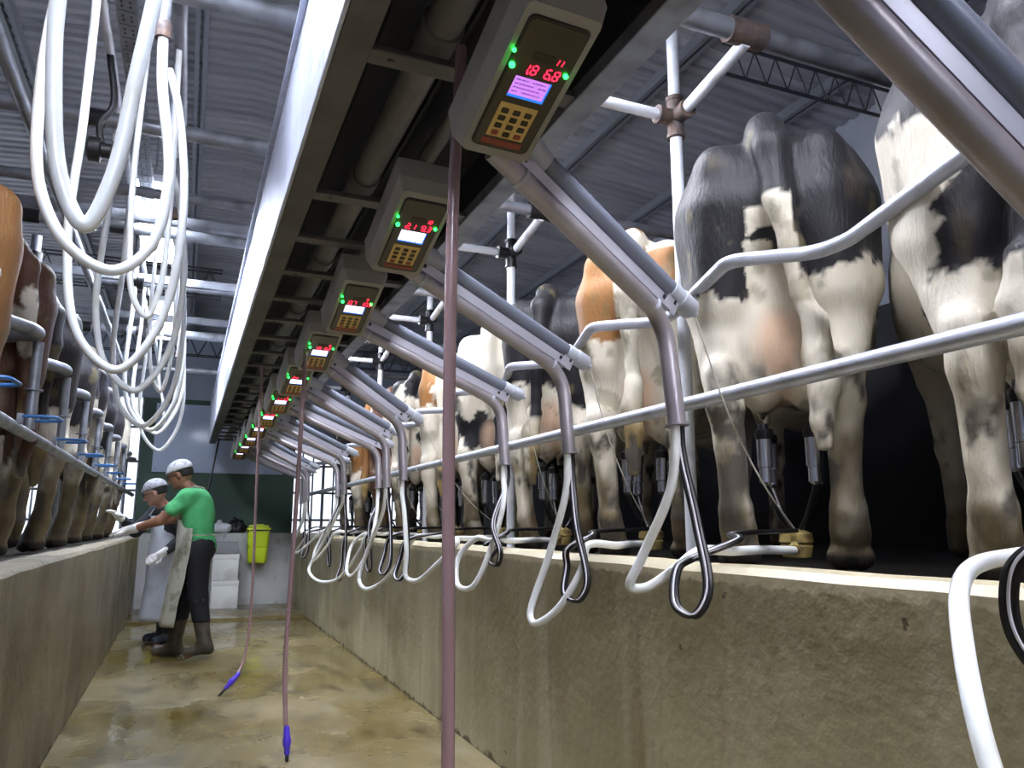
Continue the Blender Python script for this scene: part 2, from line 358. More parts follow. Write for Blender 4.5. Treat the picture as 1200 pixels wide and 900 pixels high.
# ------------------------------------------------------------------ SDF modelling (cows and people)
class SDF:
    def __init__(s, lo, hi, h):
        s.lo = np.array(lo, float); s.h = h
        s.n = np.ceil((np.array(hi)-s.lo)/h).astype(int)+1
        s.D = np.full(s.n, 1.0, np.float32)
    def _sub(s, lo, hi):
        a = np.clip(np.floor((np.array(lo)-s.lo)/s.h).astype(int), 0, s.n-1); b = np.clip(np.ceil((np.array(hi)-s.lo)/s.h).astype(int)+1, 1, s.n)
        ax = [s.lo[i]+s.h*np.arange(a[i], b[i]) for i in range(3)]
        return tuple(slice(a[i], b[i]) for i in range(3)), np.meshgrid(*ax, indexing='ij')
    def _add(s, sl, d, k, mode):
        cur = s.D[sl]
        if mode == 'cut':
            hh = np.clip(.5-.5*(-cur-d)/k*-1, 0, 1) if False else None
            s.D[sl] = np.maximum(cur, -d); return
        hh = np.maximum(k-np.abs(cur-d), 0)/k
        s.D[sl] = np.minimum(cur, d)-hh*hh*k*.25
    def cap(s, a, b, ra, rb=None, k=.04, mode='add'):
        rb = ra if rb is None else rb
        a = np.array(a, float); b = np.array(b, float); m = max(ra, rb)+k+s.h*3
        sl, (X, Y, Z) = s._sub(np.minimum(a, b)-m, np.maximum(a, b)+m)
        d = b-a; L2 = max(d@d, 1e-9)
        t = np.clip(((X-a[0])*d[0]+(Y-a[1])*d[1]+(Z-a[2])*d[2])/L2, 0, 1)
        dist = np.sqrt((X-a[0]-t*d[0])**2+(Y-a[1]-t*d[1])**2+(Z-a[2]-t*d[2])**2)-(ra+(rb-ra)*t)
        s._add(sl, dist.astype(np.float32), k, mode)
    def ell(s, c, r, k=.04, rot=None, mode='add'):
        c = np.array(c, float); r = np.array(r, float); m = max(r)+k+s.h*3
        sl, (X, Y, Z) = s._sub(c-m, c+m)
        P = np.stack([X-c[0], Y-c[1], Z-c[2]], -1)
        if rot is not None: P = P @ np.array(rot)
        q0 = np.sqrt(((P/r)**2).sum(-1))+1e-6; q1 = np.sqrt(((P/(r*r))**2).sum(-1))+1e-6
        s._add(sl, (q0*(q0-1)/q1).astype(np.float32), k, mode)
    def path(s, pts, k=.03):
        for (p, r), (q_, r2) in zip(pts[:-1], pts[1:]): s.cap(p, q_, r, r2, k)
    def cutz(s, z, above=True, axis=2):
        ax = s.lo[axis]+s.h*np.arange(s.n[axis]); v = (ax-z) if above else (z-ax)
        sh = [1, 1, 1]; sh[axis] = -1; s.D = np.maximum(s.D, v.reshape(sh).astype(np.float32))
    def mesh(s):
        D = s.D; D[0] = D[-1] = 1; D[:, 0] = D[:, -1] = 1; D[:, :, 0] = D[:, :, -1] = 1
        I = D < 0; nx, ny, nz = D.shape
        cnt = np.zeros((nx-1, ny-1, nz-1), np.int8)
        for dx in (0, 1):
            for dy in (0, 1):
                for dz in (0, 1): cnt += I[dx:nx-1+dx, dy:ny-1+dy, dz:nz-1+dz]
        act = (cnt > 0) & (cnt < 8); idx = -np.ones(act.shape, np.int64); cells = np.argwhere(act); idx[act] = np.arange(len(cells))
        acc = np.zeros((len(cells), 3)); num = np.zeros(len(cells))
        for ax in range(3):
            o1, o2 = [a for a in range(3) if a != ax]
            for u in (0, 1):
                for v in (0, 1):
                    p = cells.copy(); p[:, o1] += u; p[:, o2] += v; q_ = p.copy(); q_[:, ax] += 1
                    d0 = D[p[:, 0], p[:, 1], p[:, 2]]; d1 = D[q_[:, 0], q_[:, 1], q_[:, 2]]
                    m = (d0 < 0) != (d1 < 0); t = d0[m]/(d0[m]-d1[m]); pt = p[m].astype(float); pt[:, ax] += t
                    acc[m] += pt; num[m] += 1
        V = s.lo+s.h*acc/num[:, None]
        F = []
        for ax in range(3):
            o1, o2 = (ax+1) % 3, (ax+2) % 3
            a = [slice(None)]*3; a[ax] = slice(0, -1); bq = [slice(None)]*3; bq[ax] = slice(1, None)
            ia, ib = I[tuple(a)], I[tuple(bq)]
            e = np.argwhere(ia != ib); e = e[(e[:, o1] > 0) & (e[:, o2] > 0)]
            fl = ia[e[:, 0], e[:, 1], e[:, 2]]
            def at(u, v):
                c = e.copy(); c[:, o1] -= u; c[:, o2] -= v; return idx[c[:, 0], c[:, 1], c[:, 2]]
            Q = np.stack([at(1, 1), at(0, 1), at(0, 0), at(1, 0)], 1)
            Q[~fl] = Q[~fl][:, ::-1]; F.append(Q)
        return V, np.concatenate(F)
def relax(V, F, it=2, lam=.5):
    for _ in range(it):
        acc = np.zeros_like(V); n = np.zeros(len(V))
        for a, b_ in ((0, 1), (1, 2), (2, 3), (3, 0)):
            np.add.at(acc, F[:, a], V[F[:, b_]]); np.add.at(n, F[:, a], 1)
            np.add.at(acc, F[:, b_], V[F[:, a]]); np.add.at(n, F[:, b_], 1)
        V = V*(1-lam)+lam*acc/n[:, None]
    return V
def np_mesh(name, V, F, m, cols=None):
    me = bpy.data.meshes.new(name); me.vertices.add(len(V)); me.vertices.foreach_set('co', V.astype(np.float32).ravel())
    me.loops.add(len(F)*4); me.loops.foreach_set('vertex_index', F.astype(np.int32).ravel())
    me.polygons.add(len(F)); me.polygons.foreach_set('loop_start', np.arange(0, len(F)*4, 4, dtype=np.int32))
    me.update(calc_edges=True); me.validate()
    me.polygons.foreach_set('use_smooth', np.ones(len(me.polygons), bool))
    me.materials.append(m)
    if cols is not None:
        at = me.color_attributes.new('coat', 'FLOAT_COLOR', 'POINT')
        at.data.foreach_set('color', np.c_[cols, np.ones(len(cols))].astype(np.float32).ravel())
    return me
_rng = np.random.RandomState(5); _T = _rng.rand(32, 32, 32)
def vnoise(P):
    i = np.floor(P).astype(int); f = P-i; f = f*f*(3-2*f); out = 0
    for dx in (0, 1):
        for dy in (0, 1):
            for dz in (0, 1):
                wgt = (f[:, 0] if dx else 1-f[:, 0])*(f[:, 1] if dy else 1-f[:, 1])*(f[:, 2] if dz else 1-f[:, 2])
                out = out+wgt*_T[(i[:, 0]+dx) % 32, (i[:, 1]+dy) % 32, (i[:, 2]+dz) % 32]
    return out
def fbm(P, o=3):
    return sum(vnoise(P*2**k+k*7.3)*.5**k for k in range(o))/sum(.5**k for k in range(o))

# ------------------------------------------------------------------ cows
def cow_shape(h, v=0):
    s = SDF((-.42, -.46, -.02), (2.72, .46, 1.62), h)
    s.ell((.98, 0, 1.03), (.86, .325, .385), .1)                     # barrel
    s.ell((.70, 0, .90), (.50, .30, .30), .1)                        # belly
    s.cap((.0, 0, 1.35), (1.75, 0, 1.33), .085, .13, .12)            # topline
    s.ell((.20, 0, 1.19), (.37, .30, .27), .10)                     # pelvis
    s.ell((1.5, 0, .98), (.34, .25, .38), .12)                       # chest
    for y in (-1, 1):
        s.cap((.32, y*.245, 1.36), (.40, y*.20, 1.35), .075, .09, .10)      # hook bone
        s.cap((-.08, y*.16, 1.32), (.2, y*.20, 1.34), .085, .10, .08)      # pin bone
        s.cap((.06, y*.19, 1.18), (.10, y*.20, .93), .150, .125, .08)       # thigh
        s.cap((-.06, y*.155, 1.17), (-.03, y*.175, .88), .115, .10, .07)   # back of the thigh
        s.cap((.03, y*.20, .88), (-.05, y*.185, .62), .105, .068, .06)     # gaskin
        s.cap((-.10, y*.178, .62), (-.075, y*.175, .52), .054, .060, .03)     # hock
        s.cap((-.07, y*.175, .52), (-.03, y*.165, .20), .054, .046, .03)    # shank
        s.cap((-.03, y*.165, .18), (-.005, y*.165, .13), .055, .056, .025)   # fetlock
        s.cap((-.005, y*.165, .12), (.03, y*.163, .07), .050, .056, .025)
        for q_ in (-1, 1): s.cap((.0, y*.163+q_*.030, .045), (.055, y*.163+q_*.028, .03), .040, .034, .012)
        s.cap((1.42, y*.155, 1.02), (1.40, y*.165, .74), .15, .085, .07)
        s.cap((1.40, y*.165, .74), (1.43, y*.155, .46), .07, .055, .04)
        s.cap((1.43, y*.155, .46), (1.42, y*.15, .18), .046, .038, .03)
        s.cap((1.42, y*.15, .15), (1.45, y*.15, .06), .045, .045, .02)
        s.cap((2.02, y*.10, 1.38), (1.98, y*.22, 1.35), .03, .022, .03)     # ears
        s.ell((1.97, y*.2, 1.35), (.03, .09, .05), .03)
    s.cap((1.62, 0, 1.14), (2.02, 0, 1.28), .19, .12, .12)           # neck
    s.cap((2.03, 0, 1.30), (2.30, 0, 1.14), .115, .085, .06)         # head
    s.cap((2.30, 0, 1.12), (2.42, 0, 1.05), .085, .075, .04)         # muzzle
    # udder with four quarters
    for y in (-1, 1):
        s.ell((.06, y*.075, .74), (.13, .105, .24), .035)
        s.ell((.27, y*.07, .72), (.17, .105, .18), .05)
        for x in (.08, .26): s.cap((x, y*.075, .58), (x, y*.08, .49), .02, .014, .02)
    s.ell((.03, 0, .93), (.09, .12, .16), .06)
    # cleft between the legs and below the tail
    s.cap((-.22, 0, 1.20), (-.16, 0, .98), .035, .03, .01, 'cut')
    # tail lying against the rump, with a brush of hair at its end
    o = (0, .04, -.065, .03)[v % 4]
    s.path([((.05, 0, 1.42), .06), ((-.10, .0, 1.42), .058), ((-.185, o*.3, 1.33), .053), ((-.20, o*.5, 1.15), .042), ((-.185, o, .98), .036), ((-.165, o*1.2, .84), .030)], .03)
    s.path([((-.165, o*1.2, .84), .030), ((-.165, o*1.6-.01, .74), .036), ((-.17, o*1.9+.012, .64), .040), ((-.175, o*1.9-.008, .54), .040), ((-.17, o*1.8+.008, .44), .030), ((-.16, o*1.7, .37), .014)], .02)
    for j in range(7):
        a = j*2*PI/7; q0 = .030
        s.path([((-.168+q0*math.cos(a+t_*2.2)*(1-abs(t_-.45)), o*1.8+q0*1.25*math.sin(a+t_*2.2)*(1-abs(t_-.45)), .76-.40*t_), .016-.009*t_) for t_ in (0, .2, .4, .6, .8, 1)], .012)
    V, F = s.mesh(); V = relax(V, F, 2, .4)
    # soft unevenness: muscle, folds, bony points
    n1 = fbm(V*6+v*3.1, 3)-.5; n2 = fbm(V*np.array([22, 22, 9])+v, 2)-.5
    c = V.copy(); c[:, 0] -= np.clip(V[:, 0], 0, 1.6); d = c-np.array([0, 0, 1.0])
    d[:, 2] *= .3; d /= (np.linalg.norm(d, axis=1)[:, None]+.05)
    V = V+d*(n1*.022+n2*.006)[:, None]
    return V, F
def coat_colours(V, kind, seed):
    x, y, z = V.T; n = fbm(V*2.1+seed*5.17, 3); nf = fbm(V*14+seed, 3); ed = (nf-.5)*.10+(fbm(V*40+seed, 2)-.5)*.05
    blk = np.array(s2l((30, 29, 33))); wht = np.array(s2l((214, 206, 188))); brn = np.array(s2l((146, 102, 58)))
    dbr = np.array(s2l((84, 52, 36))); pink = np.array(s2l((206, 176, 150)))
    def lerp(a, b_, t): t = np.clip(t, 0, 1)[:, None]; return a*(1-t)+b_*t
    tail = (x < -.135-.0*z) & (np.abs(y) < .075)
    if kind == 'black_top':          # black above, white udder, legs and tail end
        f = (z-(.93-.35*np.clip(y-.1, 0, 1)+.10*np.clip(-y, 0, .2))-(n-.5)*.45+ed)/.012
        f = np.where((x < .12) & (np.abs(y-.0) < .085) & (z < 1.03+ed), -1, f)
        f = np.where(tail, (z-(1.14+ed*.5))/.012, f)
        col = lerp(wht, blk, f)
    elif kind == 'brown_top':
        f = np.maximum(np.minimum(z-.98, y-.02)+(n-.5)*.35+ed, np.minimum(z-1.20+ed, 1.37-z)-.05*(n-.5))/.012; f = np.where(tail, -1, f)
        col = lerp(wht, brn, f)
    elif kind == 'black':
        f = (z-.80-(n-.5)*.6+ed)/.015; f = np.where(tail, (z-.7)/.03, f)
        col = lerp(wht, blk, f)
    elif kind == 'brown':
        f = (n-.36+ed)/.012; col = lerp(wht, brn, f); col = lerp(col, dbr, (x-.3+ed)*2+(n-.5)*3)
    elif kind == 'dark_brown':
        f = (n-.40+ed)/.012; col = lerp(wht, dbr, f)
    elif kind == 'side_patch':       # pale left edge and leg, dark middle and top
        f = np.maximum((z-1.15-(n-.5)*.3+ed), (np.minimum(.15-y+.9*(n-.5), z-.74)+ed))/.012
        f = np.where(tail, 1, f)
        col = lerp(wht, blk*1.25, f)
    else:
        f = (n-.50+ed)/.012; f = np.where(z < .6, f-4, f); col = lerp(wht, blk, f)
    col = lerp(col, np.array(s2l((150, 128, 84)))*(.6+.8*nf[:, None]), (.72-z)*6*(tail & (z > .3)))
    # bare pinkish udder skin
    ud = ((x-.17)/.27)**2+(y/.17)**2+((z-.72)/.21)**2
    col = lerp(col, pink*(.85+.3*nf[:, None]), (1.15-ud)*2.6)
    # mud on the legs, dung stains on the rump
    mud = np.array(s2l((116, 102, 76))); mk = np.clip((.62-z)/.5, 0, 1)*(1.0 if seed < 30 else 1.3)+1.5*(fbm(V*np.array([11, 11, 6])+seed*2, 3)-.5)-.30
    if seed > 30: col = lerp(col, np.array(s2l((70, 56, 44))), (fbm(V*5+seed, 3)-.35)*2.5*np.clip(1.3-z, .0, .7))
    col = lerp(col, mud*(.45+.9*nf[:, None]), mk*1.8)
    col = lerp(col, np.array(s2l((112, 102, 70))), np.clip((fbm(V*9+seed*3.3, 4)-.66)*9, 0, .55)*(x < .4))
    gry = np.array(s2l((88, 82, 74))); col = lerp(col, gry, (fbm(V*np.array([16, 16, 10])+seed*4, 4)-.56)*14*np.clip((.70-z)*3, 0, .75))
    hoof = np.array(s2l((46, 40, 34))); col = lerp(col, hoof, (.06-z)/.01)
    return np.clip(col, 0, 1)
cm = bpy.data.materials.new('cow hide'); cm.use_nodes = True; nt = cm.node_tree; p_ = nt.nodes['Principled BSDF']
va = nt.nodes.new('ShaderNodeVertexColor'); va.layer_name = 'coat'
nt.links.new(va.outputs[0], p_.inputs['Base Color']); p_.inputs['Roughness'].default_value = .55
p_.inputs['Sheen Weight'].default_value = .03; p_.inputs['Specular IOR Level'].default_value = .35
tcn = nt.nodes.new('ShaderNodeTexCoord'); mpn = nt.nodes.new('ShaderNodeMapping'); mpn.inputs['Scale'].default_value = (90, 90, 26)
nt.links.new(tcn.outputs['Object'], mpn.inputs[0]); nzn = nt.nodes.new('ShaderNodeTexNoise'); nzn.inputs['Scale'].default_value = 1; nzn.inputs['Detail'].default_value = 5
nt.links.new(mpn.outputs[0], nzn.inputs['Vector']); bpn = nt.nodes.new('ShaderNodeBump'); bpn.inputs['Strength'].default_value = .55; bpn.inputs['Distance'].default_value = .008
nt.links.new(nzn.outputs[0], bpn.inputs['Height']); nt.links.new(bpn.outputs[0], p_.inputs['Normal'])
SHAPES = {}
def cow(x, y, head, kind, seed, label, group, h=.018, v=0, z=.965, sc_=1.0, dz=0):
    if (h, v) not in SHAPES: SHAPES[(h, v)] = cow_shape(h, v)
    V, F = SHAPES[(h, v)]
    me = np_mesh('cow', V, F, cm, coat_colours(V, kind, seed))
    o = bpy.data.objects.new('cow', me); C.objects.link(o)
    a = math.radians(head)
    # (x, y) is where the rump (pin bones) stands
    o.location = (x+.2*math.cos(a)*sc_, y+.2*math.sin(a)*sc_, z); o.rotation_euler = (0, 0, a); o.scale = (sc_, sc_, sc_)
    return setp(o, label, 'cow', group)
S = .92
ordw = ['nearest', 'second', 'third', 'fourth', 'fifth', 'sixth', 'seventh', 'eighth', 'ninth', 'tenth', 'eleventh', 'twelfth']
RC = [('brown', 'brown and white cow at the right picture edge, rump cut off by the frame'),
      ('side_patch', 'black and cream cow with one muddy pale hind leg, next to the right picture edge'),
      ('black_top', 'black-rumped cow with white tail brush, white udder and white legs, big at the right'),
      ('brown_top', 'tan and white cow with pinkish udder, behind the second post from the right'),
      ('black', 'black cow with pale bulging udder, just left of the tan and white cow'),
      ('spots', 'black and white spotted cow, fifth standing rump from the right on the right platform'),
      ('brown_top', 'tan-patched white cow, sixth rump from the right on the right platform'),
      ('spots', 'white cow with black blotches, seventh rump from the right on the right platform'),
      ('dark_brown', 'dark brown and white cow, eighth rump from the right on the right platform'),
      ('brown', 'yellowish brown cow, ninth rump from the right on the right platform'),
      ('spots', 'black and white cow, farthest on the right platform')]
RUMPX = 1.72
for k, (kd, lb) in enumerate(RC):
    yy = .98+S*(k-1)
    cow(RUMPX+.055, yy+.055, 43+rnd.uniform(-3, 3), kd, k+3, lb, 'cows on the right platform', .014 if 0 < k < 4 else .019, k % 3, .965, 1.03 if k != 2 else 1.10)
LC = [('brown', 'brown cow at the left picture edge, rump cut off by the frame'), ('brown', 'light brown cow with rounded hip, highest rump at the left edge'),
      ('dark_brown', 'dark reddish brown cow with a white patch, second rump seen on the left'),
      ('black', 'black cow with grey rump, third rump seen on the left'), ('black', 'black cow with white shank, fourth rump seen on the left'),
      ('spots', 'black and white cow, fifth rump seen on the left'), ('black', 'black cow, sixth rump seen on the left'),
      ('black_top', 'black cow with pale legs, seventh rump seen on the left'), ('spots', 'black and white cow, farthest of the left platform')]
for k, (kd, lb) in enumerate(LC):
    cow(-.75, 2.10+.93*k, 137+rnd.uniform(-3, 3), kd, k+31, lb, 'cows on the left platform', .019, k % 3)

# ------------------------------------------------------------------ overhead service duct
dx0, dx1, dz, dtop = .25, 1.0, 2.27, 2.78
duct = empty('service_duct', 'long folded-steel service duct hanging over the pit, with bright side panel', 'duct', (.6, 5, dz))
def dobj(name, b, m, sm=False):
    for v in b.verts: v.co -= Vector((.6, 5, dz))
    return obj(name, b, m, duct, sm)
DY0, DY1 = -2.6, 11.9
b = B(); box(b, (dx0, DY0, dz), (dx0+.012, DY1, dtop), .003); box(b, (dx0-.02, DY0, dtop-.01), (dx0+.05, DY1, dtop+.006)); dobj('side_panel', b, steel)
b = B(); box(b, (dx0+.0125, DY0, dz-.002), (dx0+.095, DY1, dz+.02), .002); dobj('edge_flange', b, under)
b = B(); box(b, (.905, DY0, dz-.01), (.985, DY1, dz+.035), .004); box(b, (.975, DY0, dz+.035), (.985, DY1, dz+.09)); dobj('edge_rail', b, galv2)
b = B(); box(b, (dx0+.02, DY0, dz+.26), (.985, DY1, dz+.28)); box(b, (.96, DY0, dz+.1), (.975, DY1, dz+.27)); dobj('top_sheet', b, darkst)
for y in [1.74-S*i for i in range(5)]+[2.64+S*.5*i for i in range(20)]:
    if y > DY1-.1: continue
    b = B(); box(b, (dx0+.09, y-.032, dz+.0), (.92, y+.032, dz+.02), .003); lathe(b, (dx0+.15, y, dz-.004), (dx0+.15, y, 5), [(0, .008), (.006, .01)], 8); dobj('cross_strap', b, under)
b = B(); cyl(b, (.52, DY0, dz+.10), (.52, DY1, dz+.10), .048, 20)
yy = -2
while yy < DY1: cyl(b, (.52, yy, dz+.10), (.52, yy+.09, dz+.10), .056, 20); yy += S
dobj('milk_pipe', b, pvc, True)
b = B(); cyl(b, (.72, DY0, dz+.16), (.72, DY1, dz+.16), .03, 14); dobj('vacuum_pipe', b, pvc, True)
b = B(); cyl(b, (.40, DY0, dz+.2), (.40, DY1, dz+.2), .014, 8); cyl(b, (.64, DY0, dz+.21), (.64, DY1, dz+.21), .012, 8); dobj('cable', b, blackpl, True)
# hangers that carry it from the cross beams
BEAMS = [(2.65, .042), (3.72, .036), (4.52, .03), (5.15, .036), (6.32, .036), (8.0, .042), (9.9, .042)]
for (by, br) in BEAMS:
    b = B(); box(b, (.60, by-.01, dtop-.24), (.64, by+.01, 2.95-br-.002)); dobj('hanger', b, galv2)

# ------------------------------------------------------------------ milking controllers
def seg7(b, ch, x, y, wd, ht, z, t):
    S7 = {'0': 'abcdef', '1': 'bc', '2': 'abged', '3': 'abgcd', '4': 'fgbc', '5': 'afgcd', '6': 'afgedc', '7': 'abc', '8': 'abcdefg', '9': 'abfgcd'}
    pos = {'a': (0, ht, wd, 0), 'd': (0, 0, wd, 0), 'g': (0, ht/2, wd, 0), 'f': (0, ht/2, 0, ht/2), 'e': (0, 0, 0, ht/2), 'b': (wd, ht/2, 0, ht/2), 'c': (wd, 0, 0, ht/2)}
    if ch == '.': box(b, (x-t, y-t, z), (x+t, y+t, z+.0012)); return
    for s in S7.get(ch, ''):
        px, py, w_, h_ = pos[s]; sh = .12
        if w_: box(b, (x+px+t+py*sh, y+py-t*.6, z), (x+px+w_-t+py*sh, y+py+t*.6, z+.0012))
        else: box(b, (x+px-t*.6+(py+h_/2)*sh, y+py+t*.7, z), (x+px+t*.6+(py+h_/2)*sh, y+py+h_-t*.7, z+.0012))
def digits(txt, x, y, wd, ht, z, t):
    b = B()
    for ch in txt:
        if ch == ' ': x += wd*1.3; continue
        if ch == '.': seg7(b, ch, x-wd*.25, y, wd, ht, z, t*1.0); x += wd*.15; continue
        seg7(b, ch, x, y, wd, ht, z, t); x += wd*1.5
    return b
def frustum(b, w0, h0, w1, h1, z0, z1, r, cy0=0, cy1=0, mi=0):
    def ring(w_, h_, z, cy):
        out = []
        for sx, sy, a0 in ((1, 1, 0), (-1, 1, 90), (-1, -1, 180), (1, -1, 270)):
            for k in range(5):
                a = math.radians(a0+k*22.5)
                out.append(b.verts.new((sx*(w_-r)+r*math.cos(a), cy+sy*(h_-r)+r*math.sin(a), z)))
        return out
    A, D = ring(w0, h0, z0, cy0), ring(w1, h1, z1, cy1); n = len(A)
    for k in range(n): b.faces.new((A[k], A[(k+1) % n], D[(k+1) % n], D[k])).material_index = mi
    b.faces.new(A[::-1]).material_index = mi; b.faces.new(D).material_index = mi
def controller(name, label, loc, t1, t2, near):
    """local: +Z out of the face, +Y towards the top of the face"""
    r = empty(name, label, 'milking controller', loc, 'controllers hanging in a row under the duct')
    th = math.radians(22)
    X = Vector((-1, 0, 0)); Y = Vector((0, -math.cos(th), math.sin(th))); Z = X.cross(Y)
    # seen from below the readable x axis must run with +world x
    X = Vector((1, 0, 0)); Z = Vector((0, -math.sin(th), -math.cos(th))); 
    R = Matrix((X, Y, Z)).transposed()
    if R.determinant() < 0: raise Exception('mirrored')
    r.rotation_mode = 'QUATERNION'; r.rotation_quaternion = (R @ Matrix.Rotation(math.radians(-2.5), 3, 'Z')).to_quaternion(); r.scale = (1.08, 1.06, 1.06)
    b = B(); frustum(b, .092, .196, .092, .196, -.12, -.045, .012); frustum(b, .092, .196, .078, .182, -.045, 0, .014); obj('housing', b, boxgrey, r, True, 28)
    b = B(); frustum(b, .066, .160, .064, .158, .0, .004, .014); obj('window_seal', b, framebr, r, True)
    fp = (lambda: (frustum(b, .061, .154, .061, .154, .004, .0058, .012)))
    b = B(); fp(); obj('window', b, facebrn, r, True)
    b = B(); box(b, (-.026, .072, .0058), (.02, .090, .0068), .001, 1); obj('name_plate', b, key_m, r)
    b = B(); box(b, (-.040, -.014, .0058), (.036, .030, .0078), .001, 1); s = obj('screen', b, lcd if near else lcd2, r)
    b = B(); box(b, (-.040, -.019, .0058), (.036, -.0135, .0080)); box(b, (.0358, -.019, .0058), (.039, .030, .0080)); obj('screen_edge', b, lcdb, s)
    if near:
        b = B()
        for ln in range(4):
            x = -.036; yy = .022-ln*.0095
            while x < .030:
                w_ = rnd.uniform(.003, .010)
                if rnd.random() < .8: box(b, (x, yy, .0078), (min(x+w_, .033), yy+.0028, .0081))
                x += w_+.002
        obj('screen_lines', b, lcdt, s)
    obj('digit_display', digits(t1, -.034, .040, .0108, .021, .0062, .0021), led_r, r)
    obj('number_display', digits(t2, .022 if len(t2) > 1 else .032, .074, .0065, .014, .0062, .0015), led_r, r)
    b = B(); lathe(b, (-.058, .050, .005), (-.058, .050, 1), [(0, .006), (.006, .006), (.009, .003)], 10); lathe(b, (-.066, .080, .003), (-.066, .080, 1), [(0, .004), (.005, .004), (.007, .002)], 10)
    obj('indicator_light', b, led_g, r)
    b = B(); lathe(b, (.056, .058, .005), (.056, .058, 1), [(0, .005), (.006, .005), (.008, .002)], 10); obj('indicator_light', b, led_g, r)
    b = B(); box(b, (-.044, -.125, .0058), (.040, -.036, .0075), .001, 1); kp = obj('keypad', b, keypad_m, r)
    for ky in range(4):
        for kx in range(3):
            if ky == 3 and kx != 1: mm, nm = redpad, 'key'
            else: mm, nm = key_m, 'key'
            b = B(); cx = -.028+kx*.026; cy = -.055-ky*.0195; box(b, (cx-.008, cy-.0065, .0075), (cx+.008, cy+.0065, .0095), .0015, 1); obj(nm, b, mm, kp)
    b = B(); box(b, (-.048, -.148, .0058), (.044, -.131, .0072), .001, 1); obj('key_strip', b, redpad, r)
    b = B(); box(b, (-.05, -.06, -.17), (.05, .06, -.12), .004); obj('mount', b, galv2, r)
    return r
CT = [('1.2 7.4', '12'), ('1.8 6.8', '11'), ('2.1 9.3', '10'), ('0.7 10.5', '9'), ('1.9 8.2', '8'), ('2.4 7.1', '7'), ('1.1 6.3', '6'), ('2.2 8.8', '5'), ('0.9 5.4', '4'), ('1.6 7.9', '3'), ('2.0 6.6', '2'), ('1.3 9.1', '1')]
for k, (a, c_) in enumerate(CT):
    yy = 1.40+.94*(k-1)
    if k == 0: continue
    lb = 'grey controller box, %s in its row, red digits %s' % (['', 'nearest', 'second nearest'][k] if k < 3 else ordw[k-1]+' from the camera', a)
    if k > 2: lb = 'grey controller box with lit white screen, %s in the overhead row' % ordw[k-1]
    controller('milking_controller', lb, (.624, yy-.004, 2.05), a, c_, k == 1)

# ------------------------------------------------------------------ swing arms with cylinder, hoses and clusters
def make_arm(P, label, k):  # tube with bend, cylinder above it, bracket between
    """P: polyline of the tube in world coordinates (upper end, bend, foot)"""
    up, bend, foot = [Vector(p) for p in P]
    r = empty('swing_arm', label, 'swing arm', up, 'milking swing arms along the right side')
    L = lambda v: Vector(v)-up
    d = (bend-up).normalized(); T = .0275
    b = B(); start = up-d*.0
    path = [up, up+d*.3*(bend-up).length]+rounded([up+d*.5*(bend-up).length, bend, foot], .11, 10)[1:]
    tube(b, [L(p) for p in path], T, 20); obj('arm_tube', b, armst, r)
    b = B(); dn = (foot-bend).normalized(); lathe(b, L(foot-dn*.004), L(foot+dn), [(0, .0285), (.0, .036), (.006, .036), (.006, .0285)], 24); obj('tube_collar', b, armst, r)
    n = Vector((0, 0, 1))-d*d.z; n.normalize()       # upward normal in the arm's plane
    n = (n+Vector((0, -.12, 0))).normalized()
    off = .092; ln = (bend-up).length
    a = up+n*off+d*(.105); e = up+n*off+d*(ln+.035)
    # cylinder body, end caps
    b = B(); lathe(b, L(a), L(e), [(0, .0275), ((e-a).length, .0275)], 24); cy = obj('cylinder', b, cylgrey, r)
    b = B(); lathe(b, L(e-d*.06), L(e+d), [(0, .029), (.002, .031), (.05, .031), (.052, .0335), (.11, .0335), (.118, .028), (.120, .012), (.14, .011)], 24); obj('end_cap', b, capgrey, cy)
    b = B(); lathe(b, L(a+d*.05), L(a-d), [(0, .029), (.002, .031), (.04, .031), (.042, .036), (.13, .036), (.136, .03)], 24); obj('end_cap', b, capgrey, cy)
    # folded bracket plate between tube and cylinder
    side = d.cross(n)
    b = B(); a0 = up+d*.03; a1 = up+d*(ln-.01); w_ = .004
    pl = []
    for (t, h0, h1) in ((0, .018, .052),):
        pass
    def slab(t0, t1, h0, h1, s0, s1):
        vs = [L(up+d*t+n*h+side*s_) for t in (t0, t1) for h in (h0, h1) for s_ in (s0, s1)]
        V = [b.verts.new(v) for v in vs]
        for f in ((0, 1, 3, 2), (4, 6, 7, 5), (0, 4, 5, 1), (2, 3, 7, 6), (0, 2, 6, 4), (1, 5, 7, 3)): b.faces.new([V[i] for i in f])
    sg = 1 if side.y < 0 else -1
    slab(.07, ln-.03, .018, .062, sg*.004, sg*.009)
    slab(.05, ln-.005, .022, .031, -.02*1, .02*1)
    slab(.03, .068, .03, .078, sg*.010, sg*.015); slab(ln-.03, ln+.02, .02, .078, sg*.010, sg*.015)
    obj('bracket', b, plate_m, r, True)
    for t0, t1, h0, h1, s0 in ((.085, .097, .040, .054, .0091), (ln-.05, ln-.038, .040, .054, .0151), (ln, ln+.010, .052, .066, .0151)):
        b = B(); slab(t0, t1, h0, h1, sg*s0, sg*(s0+.0014)); obj('slot', b, blackpl, r)
    for t in (.10, ln-.07):
        b = B(); c0 = up+d*t; lathe(b, L(c0), L(c0+d), [(0, .0285), (0, .0305), (.012, .0305), (.012, .0285)], 24); obj('clamp_band', b, capgrey, r)
    return r, e+d*.075
def hose(name, pts, r_, m, label, cat, group, seg=12, stripe=None, n=10):
    p0 = Vector(pts[0]); P = spline([Vector(p)-p0 for p in pts], n)
    b = B(); tube(b, P, r_, seg); o = obj(name, b, m, None); o.location = p0
    setp(o, label, cat, group)
    return o
